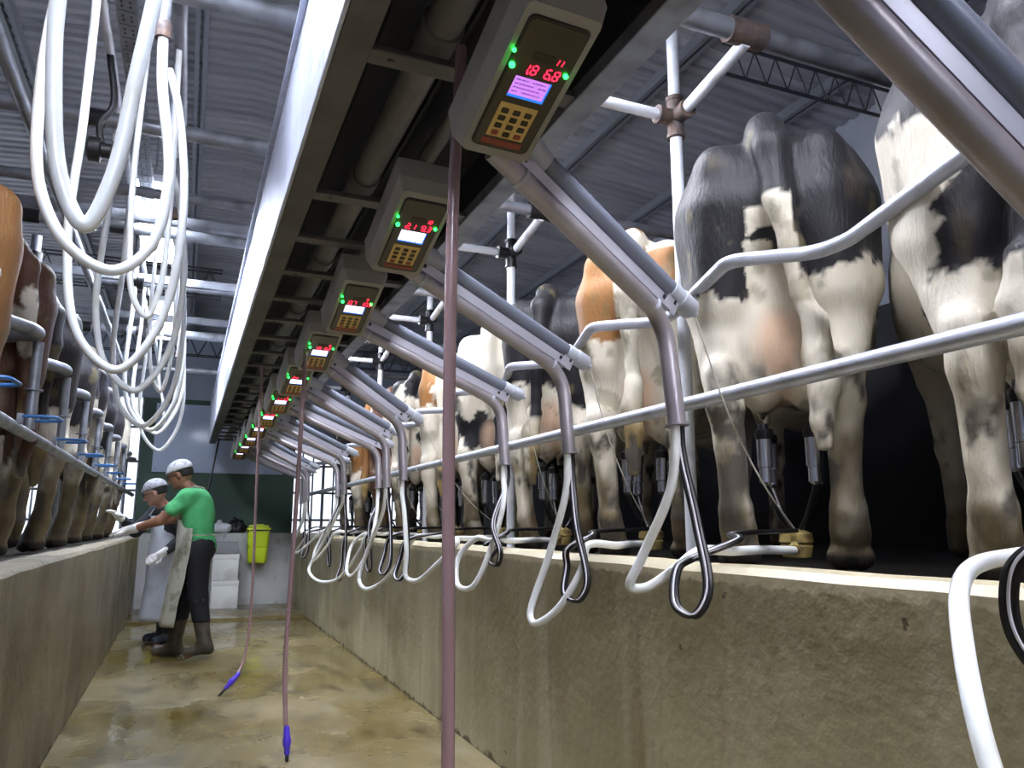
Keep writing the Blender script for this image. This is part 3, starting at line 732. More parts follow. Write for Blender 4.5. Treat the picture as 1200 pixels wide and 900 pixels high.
def twin(pts, label, group, flat=.011):
    """flat black twin tube with a white tracer line"""
    p0 = Vector(pts[0]); P = spline([Vector(p)-p0 for p in pts], 10)
    rt = empty('twin_pulse_tube', label, 'hose', p0, group)
    b = B(); off = Vector((.55, -.8, 0)).normalized()
    tube(b, [p-off*.007 for p in P], .0085, 8); tube(b, [p+off*.007 for p in P], .0085, 8); obj('tube_pair', b, hose_b, rt)
    b = B(); tube(b, [p+Vector((-.006, -.004, .0045)) for p in P], .0032, 6); obj('tracer_line', b, hose_stripe, rt)
    return rt
def cluster(x, y, ang, z, label, k):
    r = empty('milking_cluster', label, 'milking cluster', (x, y, z), 'clusters under the right-hand cows', math.radians(ang))
    b = B(); lathe(b, (0, 0, .02), (0, 0, 1), [(0, .03), (.004, .048), (.04, .056), (.05, .05), (.055, .058), (.085, .054), (.10, .02)], 20); obj('claw_bowl', b, yellowcl, r)
    b = B(); tube(b, spline([(-.03, 0, .06), (-.07, 0, .06), (-.11, 0, .05)], 5), .019, 12); obj('outlet', b, yellowcl, r)
    for sx, sy in ((-1, -1), (-1, 1), (1, -1), (1, 1)):
        tx, ty = .0+sx*.085, sy*.08
        b = B(); tube(b, spline([(sx*.02, sy*.02, .12), (sx*.05, sy*.045, .17), (tx, ty, .27)], 6), .0085, 8); obj('short_tube', b, hose_b, r)
        b = B(); lathe(b, (tx, ty, .27), (tx, ty, 1), [(0, .012), (.01, .022), (.06, .021), (.062, .026), (.16, .026), (.165, .022)], 16); cu = obj('teat_cup', b, teat, r)
        b = B(); lathe(b, (tx, ty, .430), (tx, ty, 1), [(0, .028), (.012, .031), (.03, .031), (.04, .018), (.055, .016)], 16); obj('liner_mouth', b, hose_b, cu)
    return r
# foot positions of the right-hand arms
LEG = [(1.31, 1.87, 1.405), (1.41, 2.76, 1.40), (1.50, 3.66, 1.42), (1.22, 4.62, 1.385), (1.34, 5.53, 1.385), (1.49, 6.43, 1.42), (1.37, 7.33, 1.40), (1.48, 8.28, 1.41), (1.30, 9.2, 1.39), (1.40, 10.1, 1.40), (1.46, 10.9, 1.40)]
arms = []
arms.append(make_arm(((.62, .715, 1.98), (1.17, .60, 1.42), (1.22, .59, 1.16)), 'steel swing arm with grey cylinder, nearest, crossing the top right corner', 0))
for k, (lx, ly, lz) in enumerate(LEG):
    up = (.66, 1.70+.94*k, 2.06); bend = (lx-.01, ly+.03, 1.735+.02*(lx-1.3))
    if abs(up[1]-ly) > .25: up = (.66, ly-.12, 2.06)
    arms.append(make_arm((up, bend, (lx, ly, lz)), 'steel swing arm with grey cylinder, %s in its row' % ordw[k+1], k+1))
# cows' clusters, claw positions from the rumps
def claw_pos(k):
    y0 = .98+S*k; a = math.radians(43); return (RUMPX+.36*math.cos(a), y0+.36*math.sin(a))
for k in range(0, 10):
    cx, cy = claw_pos(k)
    cluster(cx, cy, 43, .985, 'steel milking cluster under the %s cow on the right' % ['right edge black and cream', 'black-rumped white-legged', 'tan and white', 'black', 'fifth', 'sixth', 'seventh', 'eighth', 'ninth', 'tenth'][k], k)
# white milk hoses: from each arm foot down in a loop and over the wall to the claw
LOOP = {0: [(1.30, 1.90, 1.22), (1.25, 1.99, 1.02), (1.235, 2.03, .94), (1.28, 2.02, .935), (1.36, 1.98, .99), (1.48, 1.96, 1.045)],
        1: [(1.40, 2.77, 1.25), (1.36, 2.85, 1.0), (1.29, 2.88, .77), (1.29, 2.84, .74), (1.34, 2.74, .80), (1.42, 2.67, .96), (1.50, 2.66, 1.04)],
        2: [(1.48, 3.62, 1.25), (1.40, 3.60, 1.0), (1.33, 3.66, .82), (1.30, 3.80, .82), (1.33, 3.88, .95), (1.40, 3.80, 1.05), (1.50, 3.66, 1.06)],
        3: [(1.22, 4.58, 1.2), (1.22, 4.50, .95), (1.22, 4.50, .82), (1.26, 4.42, .80), (1.33, 4.25, .90), (1.42, 4.15, 1.02), (1.52, 4.3, 1.045)],
        4: [(1.33, 5.6, 1.2), (1.27, 5.80, .92), (1.23, 5.85, .72), (1.25, 5.75, .66), (1.32, 5.5, .72), (1.40, 5.2, .92), (1.48, 5.0, 1.04)],
        5: [(1.46, 6.35, 1.2), (1.36, 6.2, .9), (1.28, 6.30, .73), (1.28, 6.6, .75), (1.35, 6.75, .95), (1.45, 6.6, 1.05)],
        6: [(1.34, 7.5, 1.2), (1.24, 7.9, .85), (1.18, 8.0, .7), (1.20, 7.6, .60), (1.30, 7.0, .66), (1.38, 6.6, .9), (1.5, 6.5, 1.04)],
        7: [(1.44, 8.3, 1.2), (1.3, 8.45, .85), (1.27, 8.3, .75), (1.36, 8.1, .9), (1.5, 8.0, 1.05)],
        8: [(1.28, 9.25, 1.2), (1.2, 9.4, .9), (1.2, 9.2, .8), (1.34, 8.9, .95), (1.5, 8.8, 1.05)],
        9: [(1.38, 10.1, 1.2), (1.3, 10.2, .9), (1.3, 10.0, .8), (1.38, 9.8, .95), (1.5, 9.7, 1.05)]}
GH = 'white milk hoses looping over the right wall'; GT = 'black twin tubes looping over the right wall'
for k in range(10):
    lx, ly, lz = LEG[k]; cx, cy = claw_pos(k+1) if k < 9 else claw_pos(9)
    ex, ey = cx-.12*math.cos(math.radians(43)), cy-.12*math.sin(math.radians(43))
    mid = LOOP[k][-1]
    lp = [(min(px_, 1.415) if pz_ < 1.03 else px_, py_, pz_) for px_, py_, pz_ in LOOP[k][:-1]]+[(1.435, mid[1]+(LOOP[k][-2][1]-mid[1])*.3, 1.04), (1.56, mid[1], 1.04)]
    pts = [(lx-.008, ly, lz+.03), (lx-.008, ly, lz-.06)]+lp+[((mid[0]+ex)/2+.02, (mid[1]+ey)/2, 1.04), (ex, ey, 1.035)]
    hose('milk_hose', pts, .0145, hose_w, 'white milk hose looping from the foot of the %s swing arm over the wall' % ordw[k+1], 'hose', GH)
    # black twin tube, loops beside it
    dy = .10+.03*(k % 3); zb = (.88, .84, .93, .80, .78, .75, .62, .7, .75, .8)[k]
    pts = [(lx+.012, ly+.006, lz+.03), (lx+.012, ly+.0, lz-.08), (lx+.02, ly-dy*.5, 1.12), (lx-.0, ly-dy*1.1, zb+.06), (lx-.03, ly-dy*.9, zb), (lx-.04, ly-dy*.2, zb+.02), (lx+.0, ly+.02, zb+.12), (min(lx+.03, 1.40), ly+.01, 1.02), (1.50, ly-.01, 1.075), (1.60, (ly+cy)/2, 1.09), (cx-.05, cy-.05, 1.10)]
    pts = [(min(p[0], 1.405) if (p[2] < 1.03 or (j < 4 and p[2] < 1.2)) else p[0], p[1], p[2]) for j, p in enumerate(pts)]
    twin(pts, 'black twin tube looping below the %s swing arm' % ordw[k+1], GT)
hose('milk_hose', [(1.9, 1.06, 1.05), (1.62, .98, 1.065), (1.40, .96, 1.065), (1.18, .90, 1.04), (1.03, .80, .95), (.985, .74, .80), (1.02, .70, .66), (1.11, .66, .56), (1.22, .62, .56), (1.28, .59, .70), (1.24, .59, 1.0), (1.215, .59, 1.2)], .0145, hose_w, 'white milk hose in a wide loop at the right picture edge', 'hose', GH, 16)
twin([(1.235, .6, 1.2), (1.30, .66, 1.05), (1.33, .74, .97), (1.32, .84, 1.09), (1.29, .885, 1.06), (1.285, .905, 1.0), (1.29, .90, .93), (1.31, .86, .87), (1.36, .80, .86), (1.395, .76, .95), (1.42, .76, 1.04), (1.55, .84, 1.07), (1.8, 1.0, 1.1)], 'black twin tube curving at the right picture edge', GT)
# thin cords from cylinder caps down to the clusters
for k in range(1, 7):
    e = arms[k][1]; cx, cy = claw_pos(k)
    hose('pull_cord', [e, (e.x+(cx-e.x)*.3, e.y+(cy-e.y)*.3, e.z-.30), (e.x+(cx-e.x)*.65, e.y+(cy-e.y)*.65, e.z-.52), (cx, cy, 1.10)], .0028, cord, 'thin white cord from the %s swing arm cylinder to a cluster' % ordw[k], 'cord', 'pull cords on the right', 6)

# ------------------------------------------------------------------ rails, posts and beams
def rail(name, pts, r_, m, label, cat='rail', group=None, rr=0):
    p0 = Vector(pts[0]); P = [Vector(p)-p0 for p in pts]
    if rr: P = rounded(P, rr, 6)
    b = B(); tube(b, P, r_, 16); o = obj(name, b, m); o.location = p0; return setp(o, label, cat, group)
rail('rump_rail', [(1.615, -2.5, 1.54), (1.615, 11.8, 1.54)], .025, galv, 'straight steel rump rail running behind the cows above the right wall')
rail('rump_rail', [(-.665, -2.5, 1.51), (-.665, 11.6, 1.51)], .025, galv2, 'straight steel rump rail running behind the cows above the left wall')
ZZ = 1.965
pts = []
for k in range(-2, 11):
    y0 = 1.94+S*k
    pts += [(1.575, y0-.01, ZZ), (1.79, y0+.62, ZZ), (1.78, y0+.74, ZZ)]
rail('sawtooth_rail', pts, .023, galv, 'bent sawtooth steel rail level with the cows tails on the right', rr=.06)
pts = []
for k in range(-1, 11):
    y0 = 3.02+.93*(k-1)
    pts += [(-.67, y0-.10, ZZ), (-.66, y0, ZZ), (-.95, y0+.18, ZZ), (-.95, y0+.34, ZZ)]
rail('sawtooth_rail', pts, .030, galv2, 'bent sawtooth steel rail level with the cows tails on the left', rr=.06)
# short uprights between sawtooth rail and rump rail
for k in range(-1, 9):
    y0 = 3.02+.93*(k-1)
    b = B(); cyl(b, (0, 0, 1.537-1.51), (0, 0, ZZ-.031-1.51), .022, 14); o = obj('rail_upright', b, galv2); o.location = (-.665, y0+.02, 1.51)
    b = B(); lathe(b, (0, 0, .20), (0, 0, 1), [(0, .022), (0, .04), (.008, .04), (.008, .022)], 16); obj('flange', b, galv2, o)
    setp(o, 'short steel upright joining the two left rails, %s from the camera' % ordw[k+1], 'rail upright', 'uprights of the left rails')
    b = B(); tube(b, rounded([(0, 0, 0), (.12, -.02, 0), (.13, .12, 0), (.02, .16, 0)], .03, 4), .007, 8); o = obj('blue_gate_strap', b, bluep)
    o.location = (-.63, y0-.35, 1.55); setp(o, 'blue bent rod fixed at the left rump rail, %s from the camera' % ordw[k+1], 'rod', 'blue rods on the left rail')
    b = B(); box(b, (-.02, .0, -.03), (.0, .03, .012)); obj('bracket', b, galv2, o)
PY = [.72, 2.58, 4.44, 6.28, 8.12, 9.96]
def fitting(b, c, arms_, r_):
    for d in arms_:
        d = Vector(d).normalized(); lathe(b, c, Vector(c)+d, [(0, r_), (.075, r_), (.078, r_+.004), (.095, r_+.004), (.095, r_-.004)], 16)
for i, y0 in enumerate(PY):
    o = empty('stall_post', 'white round stall post, %s from the camera on the right' % ordw[i], 'post', (1.86, y0, .96), 'white posts on the right')
    b = B(); cyl(b, (0, 0, 0), (0, 0, 1.98), .026, 18); lathe(b, (0, 0, 0), (0, 0, 1), [(0, .06), (.012, .06), (.012, .027)], 16); obj('post_tube', b, white_m, o)
    b = B(); fitting(b, (0, 0, 1.98-.07), [(0, 0, 1), (0, 0, -1), (-1, 0, 0), (0, -1, .0)], .036); obj('pipe_fitting', b, rust if i == 1 else blackpl, o)
    b = B(); cyl(b, (-.09, 0, 1.91), (-.86, 0, 1.91), .024, 16); obj('side_stub', b, white_m, o)
    b = B(); cyl(b, (0, -.09, 1.915), (0, -.47, 1.985), .026, 16); obj('side_stub', b, white_m, o)
    b = B(); cyl(b, (0, 0, 1.99), (0, 0, 3.49), .026, 16); obj('post_top', b, white_m, o)
rail('top_rail', [(-.72, -2.6, 2.80), (-.72, 11, 2.80)], .026, galv2, 'steel top rail joining the heads of the left posts')
for i, y0 in enumerate((3.55, 5.4, 7.25, 9.1)):
    o = empty('stall_post', 'steel stall post with black sleeves, %s from the camera on the left' % ordw[i], 'post', (-.98, y0, .96), 'posts on the left')
    b = B(); cyl(b, (0, 0, 0), (0, 0, 1.95), .030, 16); obj('post_tube', b, galv2, o)
    for z in (1.25, 1.6, 1.84):
        b = B(); lathe(b, (0, 0, z), (0, 0, 1), [(0, .031), (0, .044), (.16, .044), (.16, .031)], 16); obj('black_sleeve', b, blackpl, o)
for i, (by, br) in enumerate(BEAMS):
    o = empty('cross_beam', 'round steel cross beam over the pit, %s from the camera' % ordw[i], 'beam', (0, by, 2.95), 'cross beams over the pit')
    b = B(); cyl(b, (-3.9, 0, 0), (.95, 0, 0), br, 18); obj('beam_tube', b, galv2, o)
    if i in (1, 3, 5):
        for x in (-1.02, -.72, -.55):
            b = B(); lathe(b, (x, 0, 0), (x+1, 0, 0), [(0, br), (0, br+.006), (.09, br+.006), (.09, br)], 18); obj('black_sleeve', b, blackpl, o)
# wide purlin-level beam on the right with clamp and truss
for i, y0 in enumerate(PY[1:]):
    o = empty('side_beam', ('thick round white beam with a dark clamp, above the black-rumped cow' if i == 0 else 'round beam with dark clamp over the right cows, %s from the camera' % ordw[i]), 'beam', (1.9, y0-.47, 2.98), 'beams over the right cows')
    b = B(); cyl(b, (-.92, 0, 0), (2.70, .0, 0), .040 if i == 0 else .034, 20); obj('beam_tube', b, galv2, o)
    b = B(); lathe(b, (-.12, 0, 0), (1, 0, 0), [(0, .041), (0, .050), (.16, .052), (.17, .041)], 20); obj('pipe_clamp', b, rust if i == 0 else blackpl, o)
def truss(x0, x1, y, z, hgt, n, label):
    c0 = Vector(((x0+x1)/2, y, z))
    o = empty('roof_truss', label, 'truss', c0, 'lattice trusses under the roof')
    b = B()
    for dy in ((-.0,) if n < 12 else (-.06, .06)):
        box(b, (x0-c0.x, dy-.008, -.008), (x1-c0.x, dy+.008, .008)); box(b, (x0-c0.x, dy-.008, hgt-.008), (x1-c0.x, dy+.008, hgt+.008))
    obj('chord', b, trussm, o)
    b = B()
    for i in range(n):
        xa = x0+(x1-x0)*i/n-c0.x; xb = x0+(x1-x0)*(i+.5)/n-c0.x; xc = x0+(x1-x0)*(i+1)/n-c0.x
        for dy in ((-.0,) if n < 12 else (-.06, .06)):
            cyl(b, (xa, dy, 0), (xb, dy, hgt), .005, 6); cyl(b, (xb, dy, hgt), (xc, dy, 0), .005, 6)
    obj('web', b, trussm, o); return o
truss(2.75, 4.35, 3.32, 3.74, .20, 10, 'dark lattice truss under the right roof, ending at the grey column')
truss(-3.9, .2, 8.6, 3.52, .30, 16, 'dark lattice truss across the left roof, behind the bright lamp')
truss(-3.9, 4.5, 12.9, 3.75, .30, 30, 'far lattice truss near the pale back wall')
b = B(); box(b, (-.17, -.2, 0), (.17, .2, 1.74), .0, mi=1); box(b, (-.17, -.2, 1.74), (.17, .2, 3.3), .0); o = obj('wall_column', b, [conc_c, darkw], None, False); o.location = (4.42, 3.36, .96); o['kind'] = 'structure'  # lower half coloured dark to paint in the shade, upper half plain concrete
# perforated cable tray above the left of the pit
tray = empty('cable_tray', 'perforated steel cable tray running along above the left of the pit', 'cable tray', (-.34, 1, 3.06))
b = B(); box(b, (-.035, .0, .0), (.035, 4.0, .003)); box(b, (-.037, 0, 0), (-.035, 4.0, .035)); box(b, (.035, 0, 0), (.037, 4.0, .035)); obj('tray', b, galv2, tray)
b = B(); yy = .06
while yy < 3.95:
    for sx in (-.018, .012):
        box(b, (sx, yy, -.0012), (sx+.007, yy+.012, -.0002)); box(b, (sx, yy+.028, -.0012), (sx+.007, yy+.04, -.0002))
    box(b, (-.03, yy+.062, -.0012), (.03, yy+.065, -.0002)); yy += .09
obj('perforation', b, blackpl, tray)
# support bars across, left of the duct
for i, (y0, z0) in enumerate(((4.95, 2.96), (6.05, 2.90), (7.2, 2.90))):
    b = B(); box(b, (-.62, -.025, -.03), (.87, .025, .03), .004); o = obj('support_bar', b, galv2, None, True); o.location = (-.62+.0, y0, z0)
    setp(o, 'square white support bar between duct and left rail, %s from the camera' % ordw[i], 'bar', 'square bars left of the duct')

# ------------------------------------------------------------------ lamps
lamp_r = mat('lamp diffuser right', (255, 255, 255), .5, emit=(240, 243, 255), es=LAMP_E*.62)
def lamp(x, y, label, z=3.12, rot=0, L_=1.5):
    o = empty('tube_lamp', label, 'lamp', (x, y, z), 'tube lamps over the pit')
    b = B(); box(b, (-.14, -L_/2, .0), (.14, L_/2, .05), .01); obj('lamp_body', b, white_m, o)
    b = B(); box(b, (-.125, -L_/2+.03, -.03), (.125, L_/2-.03, -.001), .012); obj('lamp_diffuser', b, lamp_m if x < 0 else lamp_r, o)
    b = B(); zr = 4.62-(.37/4.6)*abs(x-.3)-z+.02
    for yy in (-L_/2+.2, L_/2-.2): cyl(b, (0, yy, .05), (0, yy, zr), .006, 6)
    obj('suspension_rod', b, galv2, o)
for i, (x, y) in enumerate(LAMP_ROW): lamp(x, y, 'bright white tube lamp left of the duct, %s in its row' % ordw[i])
for i, (x, y) in enumerate(LAMP_ROW_R): lamp(x, y, 'white tube lamp above the swing arms, %s in its row' % ordw[i], 3.08)

# ------------------------------------------------------------------ white hoses hanging at the left
rail('milk_line', [(-.150, -2.6, 3.08), (-.150, 11.9, 3.08)], .026, galv2, 'long metal milk line above the hanging white hoses')
rail('hose_line', [(-.42, -2.6, 3.06), (-.42, 11.9, 3.06)], .018, white_m, 'thin white line above the left ends of the hanging hoses')
GL = 'white hoses hanging in loops left of the duct'
def hang(i, y, r_, pts, lb):
    hose('milk_hose', [(x, y+dy, z) for x, dy, z in pts], r_, hose_w, lb, 'hose', GL, 14)
hang(0, 1.75, .0165, [(-.40, 0, 3.06), (-.335, 0, 2.5), (-.325, 0, 2.1), (-.285, .0, 1.82), (-.235, 0, 1.735), (-.195, 0, 1.84), (-.165, 0, 2.1), (-.13, .0, 2.5), (-.14, 0, 3.06)], 'thick white hose in a narrow hanging loop, nearest at the left')
hang(1, 2.40, .0160, [(-.42, 0, 3.05), (-.455, 0, 2.7), (-.47, 0, 2.35), (-.44, 0, 2.05), (-.35, 0, 1.89), (-.24, 0, 1.84), (-.15, 0, 1.92), (-.115, 0, 2.15), (-.155, 0, 2.45), (-.165, 0, 2.62)], 'white hose in a wide hanging loop, joined to the metal drop pipe')
for i in range(6):
    y = 2.85+.93*i; dz = .05*math.sin(i*2.1)+.035*i
    hang(2+i, y, .0145, [(-.42, .0, 3.05), (-.42, 0, 2.5+dz), (-.43, .02, 2.05), (-.37, .04, 1.74+dz), (-.25, .05, 1.64+dz), (-.13, .03, 1.80+dz), (-.08, 0, 2.2), (-.12, 0, 2.6), (-.165, 0, 2.76)], 'white hose in a wide hanging loop, %s wide loop from the camera' % ordw[i+2])
    if i % 2: continue
    hang(12+i, y+.35, .012, [(-.27, .0, 3.15), (-.275, 0, 2.3), (-.24, .02, 1.98+dz), (-.19, .03, 1.92), (-.15, .02, 2.05), (-.14, 0, 2.4), (-.155, 0, 3.06)], 'thin white hose in a narrow hanging loop, %s narrow loop from the camera' % ordw[i//2])
for i in range(8):
    y = 2.40+.93*i; z0 = 2.60 if i == 0 else 2.72
    o = empty('drop_pipe', 'metal drop pipe above a white hose, %s from the camera' % ordw[i], 'pipe', (-.165, y, z0), 'metal drop pipes left of the duct')
    b = B(); cyl(b, (0, 0, .02), (.0, 0, 3.06-z0), .017, 14); obj('pipe_tube', b, galv2, o)
    b = B(); lathe(b, (0, 0, 0), (0, 0, 1), [(0, .018), (.0, .024), (.05, .024), (.06, .018)], 14); obj('hose_clamp', b, rust, o)
    if i in (1, 3, 5):
        o = empty('black_coupling', 'black swivel coupling hung among the white hoses, %s from the camera' % ordw[i//2], 'coupling', (-.42, y, 2.62), 'black couplings left of the duct')
        b = B(); lathe(b, (-.05, 0, 0), (1, 0, 0), [(0, .03), (.01, .05), (.05, .05), (.055, .03), (.09, .03), (.095, .045), (.13, .045), (.135, .02)], 16); obj('body', b, blackpl, o)
        b = B(); tube(b, spline([(0, 0, .03), (-.01, 0, .12), (.03, 0, .2), (.0, 0, .43)], 5), .014, 10); obj('stem', b, blackpl, o)

# ------------------------------------------------------------------ mauve drop hoses in the pit
def nozzle(parent, a, d):
    d = Vector(d).normalized(); a = Vector(a)
    b = B(); lathe(b, a-d*.03, a+d, [(0, .011), (.01, .014), (.05, .016), (.06, .020), (.085, .020), (.10, .014), (.13, .012)], 16); n_ = obj('nozzle', b, purple, parent)
    b = B(); lathe(b, a+d*.095, a+d*2, [(0, .009), (.10, .0075)], 12); obj('nozzle_tip', b, blackpl, n_)
def drop(x, y, r_, pts, label, nz=None):
    o = empty('drop_hose', label, 'hose', (x, y, 2.3), 'mauve drop hoses in the pit')
    b = B(); tube(b, spline([(p[0]-x, p[1]-y, p[2]-2.3) for p in pts], 12), r_, 16); obj('hose_tube', b, hose_p, o)
    if nz: nozzle(o, Vector(nz[0])-Vector((x, y, 2.3)), nz[1])
drop(.55, 1.66, .0145, [(.56, 1.66, 2.3), (.545, 1.66, 1.9), (.540, 1.655, 1.4), (.545, 1.65, .9), (.555, 1.65, .45), (.58, 1.6, .10), (.65, 1.5, .02), (.8, 1.4, .016)], 'thick mauve hose hanging nearest, running out of the bottom of the picture')
drop(.54, 4.15, .0115, [(.55, 4.22, 2.3), (.545, 4.2, 1.8), (.53, 4.17, 1.0), (.515, 4.13, .4), (.525, 4.08, .16)], 'mauve hose with purple nozzle hanging just above the wet floor, middle of three', ((.53, 4.07, .13), (.05, -.06, -.9)))
drop(.46, 5.85, .0095, [(.455, 5.85, 2.3), (.46, 5.85, 1.6), (.475, 5.84, .8), (.47, 5.82, .4), (.44, 5.78, .2), (.405, 5.74, .125)], 'thin mauve hose whose purple nozzle swings left above the floor', ((.40, 5.735, .115), (-.55, -.1, -.6)))
hose('dark_hose', [(.36, 11.0, 2.26), (.30, 10.9, 1.8), (.24, 10.9, 1.3), (.22, 10.9, .9)], .012, hose_b, 'dark thin hose hanging from the far end of the duct', 'hose', None)

# ------------------------------------------------------------------ pit end: board, bins, boxes, bags
o = empty('wall_board', 'large pale blue-white board on the green wall', 'board', (.39, 12.49, 1.88))
b = B(); box(b, (-.88, -.02, 0), (.98, 0, 1.02), .004); obj('panel', b, board, o)
b = B()
for x in (-.84, .94):
    for z in (.05, .97): cyl(b, (x, -.028, z), (x, -.018, z), .012, 8)
obj('screw', b, galv2, o)
def bin_(x, y, z, label):
    o = empty('waste_bin', label, 'bin', (x, y, z), 'lime green bins at the pit end')
    b = B()
    def ring(w_, d_, zz):
        return [b.verts.new((sx*w_+cx*.025, sy*d_+cy*.025, zz)) for sx, sy, cx, cy in ((1, 1, 1, 0), (1, 1, 0, 1), (-1, 1, 0, 1), (-1, 1, -1, 0), (-1, -1, -1, 0), (-1, -1, 0, -1), (1, -1, 0, -1), (1, -1, 1, 0))]
    P = [(.085, .07, 0), (.095, .08, .02), (.105, .085, .20), (.098, .078, .205), (.098, .078, .215), (.106, .086, .22), (.118, .10, .42), (.13, .11, .425), (.13, .11, .44)]
    R = [ring(*p) for p in P]
    for i in range(len(R)-1):
        for k in range(8): b.faces.new((R[i][k], R[i][(k+1) % 8], R[i+1][(k+1) % 8], R[i+1][k]))
    b.faces.new(R[0][::-1]); b.faces.new(R[-1]); obj('bin_body', b, limebin, o, True, 30)
    b = B(); box(b, (-.155, -.135, .445), (.155, .135, .475), .01); box(b, (-.13, -.11, .475), (.13, .11, .51), .02); box(b, (-.07, -.06, .51), (.07, .06, .525), .007); obj('bin_lid', b, limebin, o, True)
    b = B(); box(b, (-.16, -.14, .43), (-.13, .1, .446)); box(b, (.13, -.14, .43), (.16, .1, .446)); box(b, (-.12, -.137, .43), (.12, -.128, .446)); obj('lid_rim', b, blackpl, o)
    b = B(); box(b, (-.04, .1, .1), (.04, .175, .16), .004); box(b, (-.04, .1, .3), (.04, .175, .36), .004); obj('wall_bracket', b, galv2, o)
    return o
bin_(.965, YE-.17, .60, 'lime green lidded bin hung on the end wall, right of the two')
bin_(-.22, YE-.17, .60, 'lime green lidded bin half hidden behind the two people')
for i, (x, y, z0, sx, sz, m, lb) in enumerate(((.56, 11.25, .03, .17, .36, polys, 'white foam box standing on the floor, lowest of the stack'), (.55, 11.26, .39, .165, .34, polys, 'white foam box in the middle of the stack at the pit end'), (.52, 11.28, .73, .18, .16, greyblk, 'grey foam block on top of the white box stack'))):
    b = B(); box(b, (-sx, -.14, 0), (sx, .14, sz-.002), .008); 
    o = obj('foam_box', b, m, None, True); o.location = (x, y, z0); setp(o, lb, 'box', 'foam boxes at the pit end')
    if i < 2:
        b = B(); box(b, (-sx-.004, -.144, sz-.07), (sx+.004, .144, sz-.002), .006); obj('box_lid', b, m, o)
def bag(x, y, z, r_, m, label, seed):
    s = SDF((-r_[0]-.06, -r_[1]-.06, -.01), (r_[0]+.06, r_[1]+.06, r_[2]*2+.08), .012)
    s.ell((0, 0, r_[2]*.9), (r_[0], r_[1], r_[2]), .03); s.ell((r_[0]*.4, 0, r_[2]*1.0), (r_[0]*.5, r_[1]*.8, r_[2]*.8), .03); s.cap((0, 0, r_[2]*1.7), (-.02, 0, r_[2]*2), .02, .035, .02)
    s.cutz(0, False)
    V, F = s.mesh(); V = V+(V*np.array([1, 1, .3]))*((fbm(V*18+seed, 3)-.5)*.5)[:, None]; V[:, 2] = np.maximum(V[:, 2], 0)
    me = np_mesh('bag', V, F, m); o = bpy.data.objects.new('plastic_bag', me); C.objects.link(o); o.location = (x, y, z); setp(o, label, 'bag')
bag(.48, YE+.06, 1.0, (.14, .08, .075), bagw, 'crumpled white plastic bag on the end wall', 3)
bag(.68, YE+.22, .96, (.15, .12, .12), bagb, 'black bin bag behind the white bag on the end wall', 8)

# ------------------------------------------------------------------ people
def mesh_obj(name, s, m, parent, it=1):
    V, F = s.mesh(); V = relax(V, F, it, .4)
    o = bpy.data.objects.new(name, np_mesh(name, V, F, m)); C.objects.link(o)
    if parent: o.parent = parent
    return o
def hand(s, wr, d, up, sc=1.0, curl=.5):
    """palm and five fingers from the wrist along d; up is the back of the hand"""
    wr = np.array(wr); d = np.array(d)/np.linalg.norm(d); up = np.array(up, float); up -= d*(up@d); up /= np.linalg.norm(up); sd = np.cross(d, up)
    for t in (-.022, 0, .022): s.cap(wr+d*.02+sd*t*.7, wr+d*.085*sc+sd*t, .014, .013, .015)
    for i, (o_, L_) in enumerate(((-.031, .066), (-.010, .078), (.011, .072), (.031, .056))):
        a = wr+d*.085+sd*o_; m1 = a+(d*math.cos(curl*.5)-up*math.sin(curl*.5))*L_*.5; e = m1+(d*math.cos(curl)-up*math.sin(curl))*L_*.5
        s.path([(a, .0095), (m1, .0088), (e, .0075)], .006)
    a = wr+d*.03-sd*.028; m1 = a-sd*.028+d*.028-up*.01; e = m1+d*.035-up*.01-sd*.004
    s.path([(a, .0125), (m1, .0105), (e, .009)], .008)
def unit(v): v = np.array(v, float); return v/np.linalg.norm(v)
def face(s, c, f, l, u):
    """head at centre c with forward f, left l, up u"""
    c, f, l, u = [np.array(v, float) for v in (c, f, l, u)]
    R = np.stack([f, l, u], 1)
    s.ell(c+u*.015, (.098, .076, .105), .02, R); s.ell(c+f*.03-u*.045, (.068, .056, .07), .03, R)
    s.cap(c+f*.098+u*.0, c+f*.118-u*.035, .009, .014, .012)      # nose
    s.cap(c+f*.088+u*.022-l*.035, c+f*.088+u*.022+l*.035, .010, .010, .012)   # brow
    s.cap(c+f*.085-u*.062-l*.018, c+f*.085-u*.062+l*.018, .008, .008, .008)   # lips
    s.ell(c+f*.078-u*.098, (.02, .024, .018), .015, R)             # chin
    for sg in (1, -1):
        s.ell(c+l*.078*sg-u*.012, (.022, .010, .032), .006, R)
        s.ell(c+f*.094+l*.032*sg+u*.002, (.010, .012, .008), .004, R, 'cut')
def drape(bm_rows, m, name, parent, thick=.004):
    b = B(); rows = [[b.verts.new(p) for p in r] for r in bm_rows]
    for i in range(len(rows)-1):
        for k in range(len(rows[0])-1): b.faces.new((rows[i][k], rows[i][k+1], rows[i+1][k+1], rows[i+1][k]))
    o = obj(name, b, m, parent, True, 80)
    md = o.modifiers.new('solid', 'SOLIDIFY'); md.thickness = thick; md.offset = 0
    return o
